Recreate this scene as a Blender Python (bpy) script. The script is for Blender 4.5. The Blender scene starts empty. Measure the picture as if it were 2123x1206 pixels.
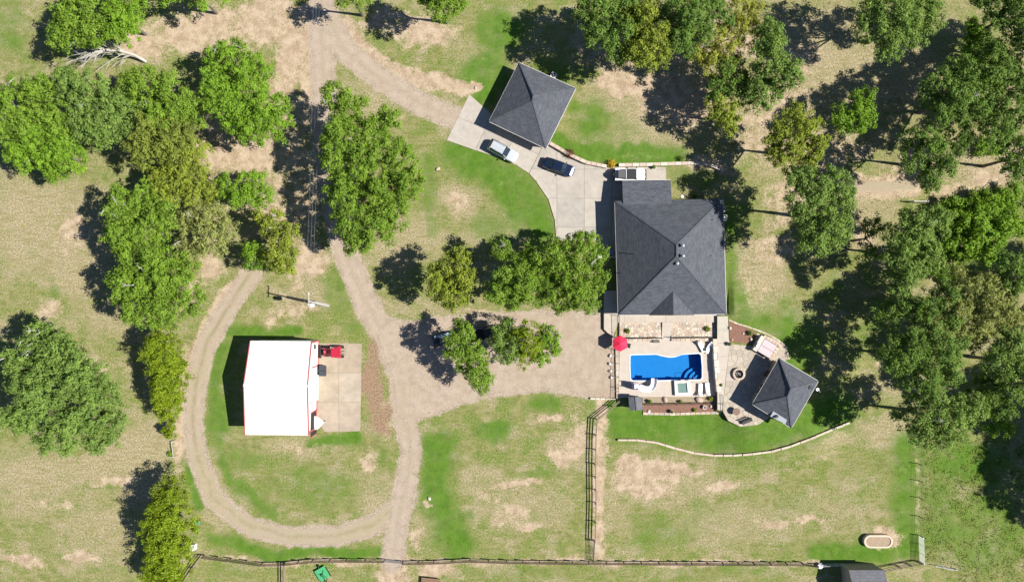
import bpy, bmesh, math, random
import numpy as np
from mathutils import Vector, Matrix

# ---------------------------------------------------------------- camera, sky, sun, exposure
S, HC, CX, CY = 0.073, 105.0, 1061.5, 603.0      # metres per photo pixel on the ground, flying height, image centre
sc = bpy.context.scene
cam_d = bpy.data.cameras.new('camera')
cam = bpy.data.objects.new('camera', cam_d)
sc.collection.objects.link(cam)
cam.location = (0, 0, HC)
cam_d.sensor_fit = 'HORIZONTAL'
cam_d.angle = 2 * math.atan(1061.5 * S / HC)
cam_d.clip_end = 5000
sc.camera = cam
SUN_EL, SUN_AZ = math.radians(46), math.radians(-7)
sunv = Vector((math.cos(SUN_AZ) * math.cos(SUN_EL), math.sin(SUN_AZ) * math.cos(SUN_EL), math.sin(SUN_EL)))
w = bpy.data.worlds.new('World'); sc.world = w; w.use_nodes = True
nt = w.node_tree
bg = nt.nodes['Background']
sky = nt.nodes.new('ShaderNodeTexSky'); sky.sky_type = 'NISHITA'; sky.sun_disc = False
sky.air_density = 0.6; sky.dust_density = 0.2; sky.ozone_density = 4.0
sky.sun_elevation = SUN_EL; sky.sun_rotation = math.atan2(sunv.x, sunv.y)
nt.links.new(sky.outputs[0], bg.inputs[0]); bg.inputs[1].default_value = 0.075
sd = bpy.data.lights.new('sun', 'SUN'); sd.energy = 5.0; sd.angle = math.radians(0.5); sd.color = (1.0, 0.95, 0.87)
so = bpy.data.objects.new('sun', sd); sc.collection.objects.link(so)
so.rotation_euler = sunv.to_track_quat('Z', 'Y').to_euler(); so.location = (60, -10, 60)
vs = sc.view_settings
vs.view_transform = 'Standard'; vs.look = 'None'; vs.gamma = 1.0; vs.exposure = 0.71
sc.cycles.max_bounces = 6; sc.cycles.transparent_max_bounces = 8

C = sc.collection
random.seed(7); rng = np.random.default_rng(7)

# ---------------------------------------------------------------- helpers
def P(px, py, z=0.0):
    k = S * (HC - z) / HC
    return Vector(((px - CX) * k, -(py - CY) * k, z))
def PX(x, y, z=0.0):
    k = S * (HC - z) / HC
    return (x / k + CX, -y / k + CY)
def smooth(t):
    t = np.clip(t, 0, 1); return t * t * (3 - 2 * t)

_mats = {}
def mat(name, col, rough=0.8, var=0.0, scale=2.0, bump=0.0, metal=0.0, spec=0.3, col2=None, bscale=None, coat=0.0):
    if name in _mats: return _mats[name]
    m = bpy.data.materials.new(name); m.use_nodes = True
    t = m.node_tree; b = t.nodes['Principled BSDF']
    b.inputs['Roughness'].default_value = rough; b.inputs['Metallic'].default_value = metal
    b.inputs['Specular IOR Level'].default_value = spec; b.inputs['Coat Weight'].default_value = coat
    b.inputs['Base Color'].default_value = (*col, 1)
    if var > 0 or col2:
        tc = t.nodes.new('ShaderNodeNewGeometry')
        n1 = t.nodes.new('ShaderNodeTexNoise'); n1.inputs['Scale'].default_value = scale; n1.inputs['Detail'].default_value = 8; n1.inputs['Roughness'].default_value = 0.65
        t.links.new(tc.outputs['Position'], n1.inputs['Vector'])
        r = t.nodes.new('ShaderNodeValToRGB'); r.color_ramp.elements[0].position = 0.3; r.color_ramp.elements[1].position = 0.7
        c2 = col2 if col2 else tuple(min(1, c * (1 + var)) for c in col)
        c1 = col if col2 else tuple(c * (1 - var) for c in col)
        r.color_ramp.elements[0].color = (*c1, 1); r.color_ramp.elements[1].color = (*c2, 1)
        t.links.new(n1.outputs['Fac'], r.inputs['Fac']); t.links.new(r.outputs['Color'], b.inputs['Base Color'])
    if bump > 0:
        g = t.nodes.new('ShaderNodeNewGeometry')
        n2 = t.nodes.new('ShaderNodeTexNoise'); n2.inputs['Scale'].default_value = bscale or scale * 4; n2.inputs['Detail'].default_value = 6
        t.links.new(g.outputs['Position'], n2.inputs['Vector'])
        bp = t.nodes.new('ShaderNodeBump'); bp.inputs['Strength'].default_value = bump; bp.inputs['Distance'].default_value = 0.05
        t.links.new(n2.outputs['Fac'], bp.inputs['Height']); t.links.new(bp.outputs['Normal'], b.inputs['Normal'])
    _mats[name] = m
    return m

class MB:
    def __init__(s): s.v = []; s.f = []; s.uv = None
    def add(s, vs, fs):
        o = len(s.v); s.v += [tuple(x) for x in vs]; s.f += [tuple(i + o for i in f) for f in fs]; return s
    def box(s, c, d, rz=0.0, M=None):
        cx, cy, cz = c; dx, dy, dz = d[0] / 2, d[1] / 2, d[2] / 2
        vs = []
        cr, sr = math.cos(rz), math.sin(rz)
        for z in (-dz, dz):
            for x, y in ((-dx, -dy), (dx, -dy), (dx, dy), (-dx, dy)):
                v = Vector((x * cr - y * sr, x * sr + y * cr, z))
                if M is not None: v = M @ Vector((x, y, z))
                vs.append((v.x + cx, v.y + cy, v.z + cz))
        return s.add(vs, [(3, 2, 1, 0), (4, 5, 6, 7), (0, 1, 5, 4), (1, 2, 6, 5), (2, 3, 7, 6), (3, 0, 4, 7)])
    def bar(s, a, b, wdt, hgt):
        a, b = Vector(a), Vector(b); d = b - a; L = d.length
        if L < 1e-6: return s
        q = d.to_track_quat('X', 'Z').to_matrix()
        c = (a + b) / 2
        return s.box(c, (L, wdt, hgt), M=q)
    def prism(s, poly, z0, z1, top_in=0.0):
        # poly: list of (x, y); counter-clockwise or not
        a = sum(poly[i][0] * poly[(i + 1) % len(poly)][1] - poly[(i + 1) % len(poly)][0] * poly[i][1] for i in range(len(poly)))
        if a < 0: poly = poly[::-1]
        n = len(poly)
        mx = sum(p[0] for p in poly) / n; my = sum(p[1] for p in poly) / n
        up = poly
        if top_in:
            up = []
            for x, y in poly:
                d = math.hypot(x - mx, y - my) or 1; k = max(0.3, 1 - top_in / d); up.append((mx + (x - mx) * k, my + (y - my) * k))
        vs = [(x, y, z0) for x, y in poly] + [(x, y, z1) for x, y in up]
        fs = [tuple(range(n))[::-1], tuple(range(n, 2 * n))] + [(i, (i + 1) % n, n + (i + 1) % n, n + i) for i in range(n)]
        return s.add(vs, fs)
    def tube(s, pts, rad, seg=8, cap=True):
        pts = [Vector(p) for p in pts]; n = len(pts)
        rads = rad if isinstance(rad, (list, tuple)) else [rad] * n
        vs, fs = [], []
        for i, p in enumerate(pts):
            d = (pts[min(i + 1, n - 1)] - pts[max(i - 1, 0)])
            if d.length < 1e-9: d = Vector((0, 0, 1))
            q = d.to_track_quat('Z', 'Y').to_matrix()
            for k in range(seg):
                a = 2 * math.pi * k / seg
                v = p + q @ Vector((math.cos(a) * rads[i], math.sin(a) * rads[i], 0)); vs.append(v)
        for i in range(n - 1):
            for k in range(seg):
                fs.append((i * seg + k, i * seg + (k + 1) % seg, (i + 1) * seg + (k + 1) % seg, (i + 1) * seg + k))
        if cap:
            fs.append(tuple(range(seg))[::-1]); fs.append(tuple((n - 1) * seg + k for k in range(seg)))
        return s.add(vs, fs)
    def cyl(s, c, r, z0, z1, seg=12, r2=None):
        return s.tube([(c[0], c[1], z0), (c[0], c[1], z1)], [r, r if r2 is None else r2], seg)
    def lathe(s, c, prof, seg=16):
        vs, fs = [], []
        for r, z in prof:
            for k in range(seg):
                a = 2 * math.pi * k / seg; vs.append((c[0] + math.cos(a) * r, c[1] + math.sin(a) * r, c[2] + z))
        n = len(prof)
        for i in range(n - 1):
            for k in range(seg):
                fs.append((i * seg + k, i * seg + (k + 1) % seg, (i + 1) * seg + (k + 1) % seg, (i + 1) * seg + k))
        fs.append(tuple(range(seg))[::-1]); fs.append(tuple((n - 1) * seg + k for k in range(seg)))
        return s.add(vs, fs)
    def blob(s, c, r, seed=0, jag=0.25):
        rr = random.Random(seed); bm = bmesh.new(); bmesh.ops.create_icosphere(bm, subdivisions=2, radius=1)
        f = [(rr.uniform(-1, 1), rr.uniform(-1, 1), rr.uniform(-1, 1)) for _ in range(7)]
        vs = []
        for v in bm.verts:
            k = 1 + jag * sum(abs(v.co.dot(Vector(q))) - 0.5 for q in f) / 3
            vs.append((c[0] + v.co.x * r[0] * k, c[1] + v.co.y * r[1] * k, c[2] + v.co.z * r[2] * k))
        fs = [tuple(v.index for v in fc.verts) for fc in bm.faces]; bm.free()
        return s.add(vs, fs)

def link(o, parent=None):
    C.objects.link(o)
    if parent is not None: o.parent = parent
    return o
def obj(name, mb, material, parent=None, world=True, smooth_=False):
    """mb in world coordinates unless world is False (then in the parent's frame)"""
    me = bpy.data.meshes.new(name)
    vs = mb.v
    off = Vector((0, 0, 0))
    if parent is not None and world:
        p = parent; off = Vector((0, 0, 0))
        while p is not None: off += p.location; p = p.parent
        vs = [(v[0] - off.x, v[1] - off.y, v[2] - off.z) for v in vs]
    me.from_pydata(vs, [], mb.f); me.validate()
    for mm in (material if isinstance(material, (list, tuple)) else [material]): me.materials.append(mm)
    if smooth_: me.polygons.foreach_set('use_smooth', [True] * len(me.polygons))
    o = bpy.data.objects.new(name, me)
    return link(o, parent)
def thing(name, label, cat, loc=(0, 0, 0), rz=0.0, group=None):
    o = bpy.data.objects.new(name, None); o.location = loc; o.rotation_euler = (0, 0, rz); o.empty_display_size = 0.3
    o['label'] = label; o['category'] = cat; o['kind'] = 'thing'
    if group: o['group'] = group
    return link(o)
def tag(o, label, cat, group=None):
    o['label'] = label; o['category'] = cat; o['kind'] = 'thing'
    if group: o['group'] = group
    return o
def struct(o, kind='structure'):
    o['kind'] = kind; return o
def piece(name, mesh, parent, loc=(0, 0, 0), rz=0.0):
    o = bpy.data.objects.new(name, mesh); o.location = loc; o.rotation_euler = (0, 0, rz); return link(o, parent)
def pxy(pts, z=0.0): return [tuple(P(x, y, z).xy) for x, y in pts]

# ---- numpy noise and masks in photo-pixel space over the ground plane
def vnoise(x, y, cell, seed):
    r = np.random.default_rng(seed); g = r.random((128, 128))
    u = x / cell + 1000.0; v = y / cell + 1000.0
    i = np.floor(u).astype(int); j = np.floor(v).astype(int); fu = smooth(u - i); fv = smooth(v - j)
    a = g[i % 128, j % 128]; b = g[(i + 1) % 128, j % 128]; c = g[i % 128, (j + 1) % 128]; d = g[(i + 1) % 128, (j + 1) % 128]
    return (a * (1 - fu) + b * fu) * (1 - fv) + (c * (1 - fu) + d * fu) * fv
def fbm(x, y, cell, seed, oct=4):
    s = 0; a = 1; t = 0
    for k in range(oct): s = s + a * vnoise(x, y, cell / 2 ** k, seed + k); t += a; a *= 0.55
    return s / t
def d_stroke(X, Y, pts):
    best = np.full(X.shape, 1e9)
    for (x0, y0), (x1, y1) in zip(pts[:-1], pts[1:]):
        dx, dy = x1 - x0, y1 - y0; L = dx * dx + dy * dy + 1e-9
        t = np.clip(((X - x0) * dx + (Y - y0) * dy) / L, 0, 1)
        best = np.minimum(best, np.hypot(X - x0 - t * dx, Y - y0 - t * dy))
    return best
def in_poly(X, Y, pts):
    ins = np.zeros(X.shape, bool); n = len(pts)
    for i in range(n):
        x0, y0 = pts[i]; x1, y1 = pts[(i + 1) % n]
        c = ((y0 > Y) != (y1 > Y)) & (X < (x1 - x0) * (Y - y0) / (y1 - y0 + 1e-12) + x0)
        ins ^= c
    return ins
def sd_poly(X, Y, pts):
    d = d_stroke(X, Y, list(pts) + [pts[0]]); return np.where(in_poly(X, Y, pts), -d, d)

PLAT = [(1488, 655), (1512, 655), (1560, 690), (1625, 715), (1640, 745), (1700, 790), (1660, 880), (1600, 880), (1530, 885), (1500, 850), (1488, 850)]
PZ = 0.9
def hz(px, py):
    X = np.atleast_1d(np.asarray(px, float)); Y = np.atleast_1d(np.asarray(py, float))
    d = np.maximum(sd_poly(X, Y, PLAT), 0)
    z = PZ * smooth(1 - d / 110)
    z = np.where(Y > 850, z * np.clip((X - 1485) / 60, 0, 1), z)
    z = np.where((X < 1488) & (Y <= 850), 0, z)
    z = np.where((X < 1512) & (Y < 652), 0, z)
    return z
def Z(px, py): return float(hz(px, py)[0])

# ---------------------------------------------------------------- ground
LUSH = [ # blobs: (x, y, rx, ry, strength)
 (1040,70,62,60,.8),(1010,150,60,60,.9),(1000,195,30,28,1),(1150,150,60,28,.7),(1230,250,48,60,.75),(1200,230,40,40,.6),(1290,270,60,40,.45),
 (1440,372,60,34,.62),(1050,385,62,48,.8),(1085,445,60,48,.85),(1000,345,48,34,.8),(1010,470,40,40,.45),(1040,480,90,30,.6),(1512,560,10,90,.7),(1640,690,48,60,.9),(1600,640,60,50,.5),
 (1560,650,60,36,.6),(1290,862,50,24,.8),(1700,840,42,26,1),(1670,700,40,60,.8),(1740,600,50,40,.4),(1890,1030,26,110,.75),(1790,1150,100,13,1),(1720,1145,60,18,.8),
 (1020,890,50,30,.8),(920,940,34,70,.8),(1110,980,60,16,.6),(1135,830,44,20,.7),(1240,960,16,40,.6),(640,1010,120,56,.5),(700,600,38,55,.6),(720,680,26,24,.6),(560,688,80,14,.8),
 (470,740,30,120,.6),(455,880,34,70,.7),(510,950,40,36,.6),(700,908,60,9,1),(790,940,14,40,.5),(25,60,44,66,.6),(90,1110,40,20,.35),(110,600,14,30,.5),(60,540,50,60,.2),
 (1450,1080,70,40,.3),(1350,1100,60,40,.45),(1560,960,60,30,.35),(1830,960,60,50,.4),(1650,1050,60,36,.25),(1760,1000,50,60,.3),(2010,960,110,60,.8),(2050,1100,110,110,.7),(1960,1080,60,110,.7),
 (2040,440,90,50,.8),(2100,400,40,40,.6),(2020,560,90,60,.5),(2030,130,60,100,.6),(1920,700,120,120,.35),(1700,120,60,40,.15),(1330,310,100,16,1),(1230,318,60,16,1),(1450,240,90,60,.1),
 (1740,1190,60,16,.4),(1100,1190,200,24,.35),(1500,1185,200,24,.3),(480,1180,70,24,.35),(1800,700,60,40,.5),(1580,430,90,30,.3),(760,290,80,80,.2),(950,1060,30,20,.9),(330,60,20,20,.2),(310,115,10,14,.8),
]
LUSHS = [([(960,310),(1020,360),(1080,410),(1130,470)],26,.9),([(1155,292),(1200,318),(1300,326),(1400,320)],13,1.0),([(1520,640),(1600,690),(1650,740)],30,.8),([(1270,868),(1400,882),(1550,905),(1660,880),(1735,850)],26,1.0),
 ([(900,930),(905,1040),(950,1130)],20,1.0),([(402,950),(398,1000),(412,1050)],6,.9),([(440,1115),(560,1147),(790,1143)],8,1.0),([(470,690),(440,800),(445,900),(480,1000),(560,1060)],8,.7),([(1885,930),(1885,1130)],22,.8),([(1690,1147),(1890,1140)],14,1.0),
 ([(890,330),(895,480)],9,.6),([(1510,420),(1515,650)],12,.7),([(640,920),(740,905)],8,1.0),([(480,690),(620,684)],7,1.0)]
STRAW = [(60,420,90,60,.6),(160,560,90,60,.5),(300,1000,60,60,.5),(60,980,90,40,.5),(180,970,110,30,.5),(1280,1080,60,60,.4),(1460,1010,90,30,.5),(1150,1060,50,60,.45),(1000,1000,60,40,.5),(120,480,150,110,.55),(60,1000,120,80,.35),(200,1100,110,80,.3),(430,1000,40,60,.3),(950,420,52,40,.7),(800,520,70,60,.6),(860,480,60,60,.6),(900,640,60,24,.5),(640,920,120,26,.4),(1570,580,60,70,.75),(1600,560,50,60,.5),
 (1700,80,120,80,.5),(1850,150,120,70,.7),(1780,160,100,60,.6),(1660,260,120,140,.4),(2060,330,90,60,.6),(1800,440,90,70,.5),(1400,170,130,120,.5),(760,190,100,60,.4),(1360,1000,130,70,.5),(1550,1090,160,50,.45),(1060,1050,80,60,.5),
 (1180,930,50,60,.6),(1700,1060,130,60,.35),(1730,900,100,40,.55),(1840,900,90,40,.7),(330,770,40,90,.7),(280,930,70,40,.6),(330,920,40,60,.5),(230,660,110,40,.3),(480,490,90,90,.3),(1240,190,50,40,.5),(1320,270,80,50,.3),(1030,460,70,40,.3),
 (780,1030,50,90,.5),(890,1080,50,60,.4),(620,610,90,40,.5),(980,120,70,40,.3),(1880,800,90,80,.4),(2080,780,60,60,.5),(1750,1000,60,60,.3)]
DIRT = [(1350,1015,50,14,.8),(1420,975,50,14,.7),(1500,1010,40,10,.6),(1060,1060,50,30,.55),(1010,1030,30,24,.5),(1105,1085,30,14,.6),(1200,910,24,40,.7),(1150,860,40,12,.6),(1700,1080,50,14,.5),(640,930,50,12,.5),(760,950,26,30,.5),(150,480,50,40,.55),(100,640,40,30,.4),(200,760,40,30,.4),(240,1000,60,16,.5),(120,1040,60,14,.45),(60,1160,60,16,.5),(170,1150,50,14,.5),(420,70,130,50,.5),(480,350,110,90,.55),(610,300,50,120,.6),(430,230,60,60,.4),(1700,330,70,60,.45),(1600,200,90,60,.4),(1760,480,70,60,.4),(2000,400,80,30,.5),(1290,80,120,60,.4),(560,40,80,60,.85),(600,130,34,70,.85),(500,40,60,40,.5),(300,90,70,40,.45),(530,325,70,40,.7),(585,190,30,50,.6),(870,60,80,40,.8),(800,45,60,30,.6),(945,420,34,22,.5),(1290,170,54,34,.85),(1380,195,60,60,.6),(1420,220,60,60,.5),(1440,60,90,70,.4),
 (1520,90,60,50,.5),(1560,600,34,40,.35),(1325,985,64,34,.85),(1300,960,30,26,.8),(1380,980,40,22,.6),(1600,1085,50,20,.75),(1080,1003,70,10,.7),(1170,950,40,22,.6),(905,1182,44,22,1),(890,1035,12,12,.9),(985,180,16,14,.9),(1258,765,22,70,.9),(1235,740,30,90,.6),(1210,650,50,12,.3),
 (1245,880,16,70,.6),(1238,1000,9,120,.6),(620,640,50,18,.6),(585,610,40,20,.5),(400,620,30,60,.55),(430,560,34,40,.5),(380,770,14,80,.5),(370,950,24,60,.4),(1630,420,60,60,.5),(1650,130,60,60,.35),(2060,370,60,30,.6),(1900,340,50,40,.6),(1600,520,50,40,.4),
 (1000,650,60,18,.6),(640,540,60,40,.7),(590,440,70,110,.55),(1830,1120,50,26,.6),(1190,870,30,30,.35),(870,1120,24,24,.5),(1380,75,70,60,.5),(1570,280,80,90,.35),(1760,320,60,30,.5),(1850,750,40,30,.35),(1960,420,60,24,.3),(1470,335,20,10,.6),(1440,338,24,9,.5)]
DIRTS = [([(1730,384),(1800,388),(1890,384)],14,.9),([(632,20),(640,250)],8,.9),([(720,50),(760,115),(850,160),(960,185)],10,.75),([(500,565),(440,640),(400,720),(378,840),(372,960)],6,.7),([(800,840),(800,890)],12,.5),([(1247,850),(1240,950),(1238,1140)],8,.7),([(812,1160),(815,1230)],15,.95),
 ([(400,1152),(590,1168),(820,1164),(1220,1164),(1700,1168)],4,.5),([(1902,930),(1905,1105)],3,.3),([(1440,330),(1510,350)],8,.6),([(560,660),(640,560),(650,420),(648,240)],10,.5),([(1080,220),(1015,262)],3,.4)]
RED = [(805,880,14,20,.9),(770,790,20,95,1.3),(790,860,20,36,1.2),(620,625,46,12,.5),(640,700,30,8,.5)]
R_MAIN = ([(665,-60),(668,100),(672,250),(688,400),(715,520),(755,620),(800,700),(832,780),(838,860)], 30)
R_BR = ([(680,40),(715,105),(790,165),(870,215),(950,248)], 28)
YARD = [(770,690),(800,658),(850,665),(900,655),(1000,648),(1120,642),(1256,646),(1262,690),(1282,700),(1284,824),(1225,826),(1120,812),(1000,828),(900,862),(850,885),(815,862),(806,780)]
R_S = ([(835,850),(852,930),(842,1010),(825,1080),(813,1163)], 26)
R_LOOP = ([(522,565),(465,650),(425,720),(405,800),(400,880),(410,950),(442,1032),(510,1088),(600,1112),(700,1110),(770,1090),(830,1045)], 24)

def warp(X, Y):
    return X + (fbm(X, Y, 40, 11) - .5) * 46, Y + (fbm(X, Y, 40, 23) - .5) * 46
def warp2(X, Y):
    return X + (fbm(X, Y, 14, 31, 3) - .5) * 9, Y + (fbm(X, Y, 14, 43, 3) - .5) * 9
def ell(X, Y, b):
    return b[4] * smooth(1.35 - np.sqrt(((X - b[0]) / b[2]) ** 2 + ((Y - b[1]) / b[3]) ** 2))
def stk(X, Y, s, soft=2.9):
    return s[2] * smooth((s[1] * soft - d_stroke(X, Y, s[0])) / (s[1] * (soft - 0.4)))
def masks(X, Y):
    wx, wy = warp(X, Y); vx, vy = warp2(X, Y)
    out = {}
    for nm, bl, st in (('lush', LUSH, LUSHS), ('straw', STRAW, []), ('dirt', DIRT, DIRTS), ('redsoil', RED, [])):
        m = np.zeros(X.shape)
        for b in bl: m = np.maximum(m, ell(wx, wy, b))
        for s in st: m = np.maximum(m, stk((wx + X) / 2, (wy + Y) / 2, s))
        m = m * (.55 + .9 * fbm(X, Y, 22, 5 + len(nm), 3)) + (.30 * (fbm(X, Y, 110, 61 + len(nm), 4) - .47) if nm in ('lush', 'straw') else .55 * (fbm(X, Y, 55, 67, 4) - .53) if nm == 'dirt' else 0)
        if nm == 'straw': m = m + .15 * smooth((480 - X) / 200) + .25 * smooth((X - 1230) / 120) * smooth((460 - Y) / 120)
        if nm == 'dirt': m = 1.3 * m + .09 * smooth((700 - X) / 200) * smooth((420 - Y) / 160) + .14 * smooth((X - 1300) / 120) * smooth((420 - Y) / 120)
        out[nm] = m
    g = np.zeros(X.shape)
    for pts, hw in (R_MAIN, R_BR, R_S, R_LOOP): g = np.maximum(g, smooth((hw * 1.3 - d_stroke(vx, vy, pts)) / (hw * .75)))
    g = np.maximum(g, smooth((9 - sd_poly(vx, vy, YARD)) / 18))
    out['gravel'] = g
    return out

def ground_material(name, gravel_only=False):
    m = bpy.data.materials.new(name); m.use_nodes = True
    t = m.node_tree; N = t.nodes; L = t.links; b = N['Principled BSDF']
    b.inputs['Roughness'].default_value = 0.95; b.inputs['Specular IOR Level'].default_value = 0.1
    geo = N.new('ShaderNodeNewGeometry')
    def noise(sc_, det=6, ro=.6, stretch=None):
        n = N.new('ShaderNodeTexNoise'); n.inputs['Scale'].default_value = sc_; n.inputs['Detail'].default_value = det; n.inputs['Roughness'].default_value = ro
        if stretch:
            mp = N.new('ShaderNodeMapping'); mp.inputs['Scale'].default_value = stretch; mp.inputs['Rotation'].default_value = (0, 0, stretch[2]); L.new(geo.outputs['Position'], mp.inputs[0]); L.new(mp.outputs[0], n.inputs['Vector'])
        else: L.new(geo.outputs['Position'], n.inputs['Vector'])
        return n.outputs['Fac']
    def att(nm):
        a = N.new('ShaderNodeAttribute'); a.attribute_name = nm; return a.outputs['Fac']
    def math_(op, a, c, cl=False):
        n = N.new('ShaderNodeMath'); n.operation = op; n.use_clamp = cl
        for i, v in enumerate((a, c)):
            if isinstance(v, (int, float)): n.inputs[i].default_value = v
            else: L.new(v, n.inputs[i])
        return n.outputs[0]
    def mix(f, a, c, mode='MIX'):
        n = N.new('ShaderNodeMix'); n.data_type = 'RGBA'; n.blend_type = mode
        if isinstance(f, (int, float)): n.inputs[0].default_value = f
        else: L.new(f, n.inputs[0])
        for i, v in ((6, a), (7, c)):
            if isinstance(v, tuple): n.inputs[i].default_value = (*v, 1)
            else: L.new(v, n.inputs[i])
        return n.outputs[2]
    def step(v, lo, hi):
        n = N.new('ShaderNodeMapRange'); n.interpolation_type = 'SMOOTHSTEP'; n.inputs[1].default_value = lo; n.inputs[2].default_value = hi; L.new(v, n.inputs[0]); return n.outputs[0]
    n_big = noise(.16, 5, .6); n_mid = noise(.75, 7, .65); n_fine = noise(4.0, 5, .7); n_spk = noise(9.0, 2, .5)
    n_str = noise(1.0, 6, .6, (0.35, 2.2, 0.12))
    if not gravel_only:
        grass = mix(step(n_mid, .36, .64), (.152, .168, .050), (.240, .232, .092))
        grass = mix(step(n_big, .40, .62), grass, mix(step(n_fine, .4, .62), (.140, .172, .044), (.235, .232, .088)))
        grass = mix(math_('MULTIPLY', step(n_str, .47, .64), .55), grass, (.285, .255, .135))
        n_pat = noise(.33, 6, .62); n_pat2 = noise(.21, 6, .62, (1.0, 1.6, .5))
        grass = mix(math_('MULTIPLY', step(n_pat, .47, .60), .7), grass, mix(step(n_fine, .4, .6), (.105, .168, .030), (.165, .205, .05)))
        grass = mix(math_('MULTIPLY', step(n_pat2, .50, .62), .7), grass, mix(step(n_fine, .4, .6), (.25, .215, .125), (.37, .31, .20)))
        straw_c = mix(step(n_fine, .38, .64), (.255, .215, .125), (.405, .34, .22))
        straw_c = mix(step(n_str, .45, .65), straw_c, (.25, .22, .11))
        lush_c = mix(step(n_mid, .35, .65), (.056, .150, .009), (.104, .210, .020))
        lush_c = mix(step(n_fine, .42, .66), lush_c, (.062,.128,.014))
        dirt_c = mix(step(n_mid, .35, .65), (.33, .245, .165), (.47, .375, .265))
        dirt_c = mix(step(n_fine, .55, .72), dirt_c, (.27, .215, .125))
        def field(nm, amt, lo, hi, nz):
            return step(math_('ADD', att(nm), math_('MULTIPLY', math_('SUBTRACT', nz, .5), amt)), lo, hi)
        nz = math_('ADD', math_('MULTIPLY', n_mid, .6), math_('MULTIPLY', n_fine, .4))
        nz2 = math_('ADD', math_('MULTIPLY', n_mid, .45), math_('MULTIPLY', n_str, .55))
        nzd = math_('ADD', math_('MULTIPLY', n_mid, .45), math_('MULTIPLY', n_fine, .55))
        nz3 = math_('ADD', math_('MULTIPLY', nz, .6), math_('MULTIPLY', n_str, .4))
        c = mix(math_('MULTIPLY', field('straw', 1.7, .02, .70, nz2), .92), grass, straw_c)
        c = mix(math_('MULTIPLY', field('lush', 1.5, .08, 1.05, nz3), .9), c, lush_c)
        c = mix(field('dirt', 2.3, .20, .78, nzd), c, dirt_c)
        redf = field('redsoil', 1.4, .1, 1.1, nz); red_c = mix(step(n_fine, .4, .6), (.22, .145, .09), (.29, .205, .135))
    rut = noise(1.0, 5, .6, (1.3, .25, 0.25))
    gr = mix(step(n_mid, .35, .65), (.315, .248, .190), (.395, .324, .254))
    gr = mix(step(n_fine, .5, .7), gr, (.40, .33, .262)); gr = mix(math_('MULTIPLY', step(n_spk, .58, .7), .5), gr, (.20, .17, .13))
    gr = mix(math_('MULTIPLY', step(rut, .5, .7), .5), gr, (.37, .30, .225))
    if gravel_only:
        c = mix(math_('MULTIPLY', step(n_big, .5, .62), .5), gr, (.34, .275, .195))
        c = mix(math_('MULTIPLY', att('rut'), math_('ADD', math_('MULTIPLY', n_mid, .9), .1)), c, (.42, .345, .28))
        c = mix(math_('MULTIPLY', att('centre'), step(math_('ADD', n_mid, math_('MULTIPLY', att('centre'), .2)), .45, .7)), c, (.24, .205, .125))
        c = mix(att('strawy'), c, mix(step(nz_ := n_mid, .4, .6), (.36, .30, .20), (.29, .26, .15)))
    else:
        c = mix(field('gravel', 1.3, .22, .80, nz), c, gr)
        c = mix(redf, c, red_c)
    sp = N.new('ShaderNodeMapRange'); sp.inputs[1].default_value = .35; sp.inputs[2].default_value = .65; sp.inputs[3].default_value = .74 if not gravel_only else .9; sp.inputs[4].default_value = 1.24 if not gravel_only else 1.1
    L.new(math_('ADD', math_('MULTIPLY', n_fine, .7), math_('MULTIPLY', n_spk, .3)), sp.inputs[0])
    c = mix(1.0, c, sp.outputs[0], 'MULTIPLY')
    L.new(c, b.inputs['Base Color'])
    h = math_('ADD', math_('MULTIPLY', n_fine, .6), math_('MULTIPLY', n_spk, .4)); h = math_('ADD', h, math_('MULTIPLY', n_mid, .8))
    bp = N.new('ShaderNodeBump'); bp.inputs['Strength'].default_value = .55 if not gravel_only else .3; bp.inputs['Distance'].default_value = .16 if not gravel_only else .06
    L.new(h, bp.inputs['Height']); L.new(bp.outputs['Normal'], b.inputs['Normal'])
    return m
M_GROUND = ground_material('ground_cover'); M_GRAVEL = ground_material('gravel', True)

POOLHOLE = [(1286, 704), (1484, 704), (1484, 816), (1286, 816)]
def grid_sheet(name, xs, ys, zoff, material, keep=None, attrs=None):
    nx, ny = len(xs), len(ys)
    X, Y = np.meshgrid(xs, ys)            # world metres
    px = X / S + CX; py = -Y / S + CY
    zz = hz(px.ravel(), py.ravel()).reshape(X.shape) + zoff
    co = np.stack([X, Y, zz], -1).reshape(-1, 3)
    idx = np.arange(nx * ny).reshape(ny, nx)
    q = np.stack([idx[:-1, :-1], idx[:-1, 1:], idx[1:, 1:], idx[1:, :-1]], -1).reshape(-1, 4)
    if keep is not None:
        k = keep(px, py); q = q[k[q[:, 0]] & k[q[:, 1]] & k[q[:, 2]] & k[q[:, 3]]] if k.ndim == 1 else q[np.all(k.ravel()[q], axis=1)]
    use = np.unique(q); rm = -np.ones(len(co), int); rm[use] = np.arange(len(use)); co = co[use]; q = rm[q]
    me = bpy.data.meshes.new(name)
    me.vertices.add(len(co)); me.vertices.foreach_set('co', co.ravel())
    me.loops.add(len(q) * 4); me.loops.foreach_set('vertex_index', q.ravel().astype(np.int32))
    me.polygons.add(len(q)); me.polygons.foreach_set('loop_start', (np.arange(len(q)) * 4).astype(np.int32)); me.polygons.foreach_set('loop_total', np.full(len(q), 4, np.int32))
    me.update(); me.validate()
    if attrs:
        for nm, arr in attrs(px.ravel()[use], py.ravel()[use]).items():
            a = me.attributes.new(nm, 'FLOAT', 'POINT'); a.data.foreach_set('value', arr.astype(np.float32))
    me.materials.append(material)
    me.polygons.foreach_set('use_smooth', [True] * len(me.polygons))
    o = bpy.data.objects.new(name, me); return struct(link(o))
xs = np.concatenate([[-2500, -900, -300, -150], np.arange(-104, 104.01, .4), [150, 300, 900, 2500]])
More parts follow.
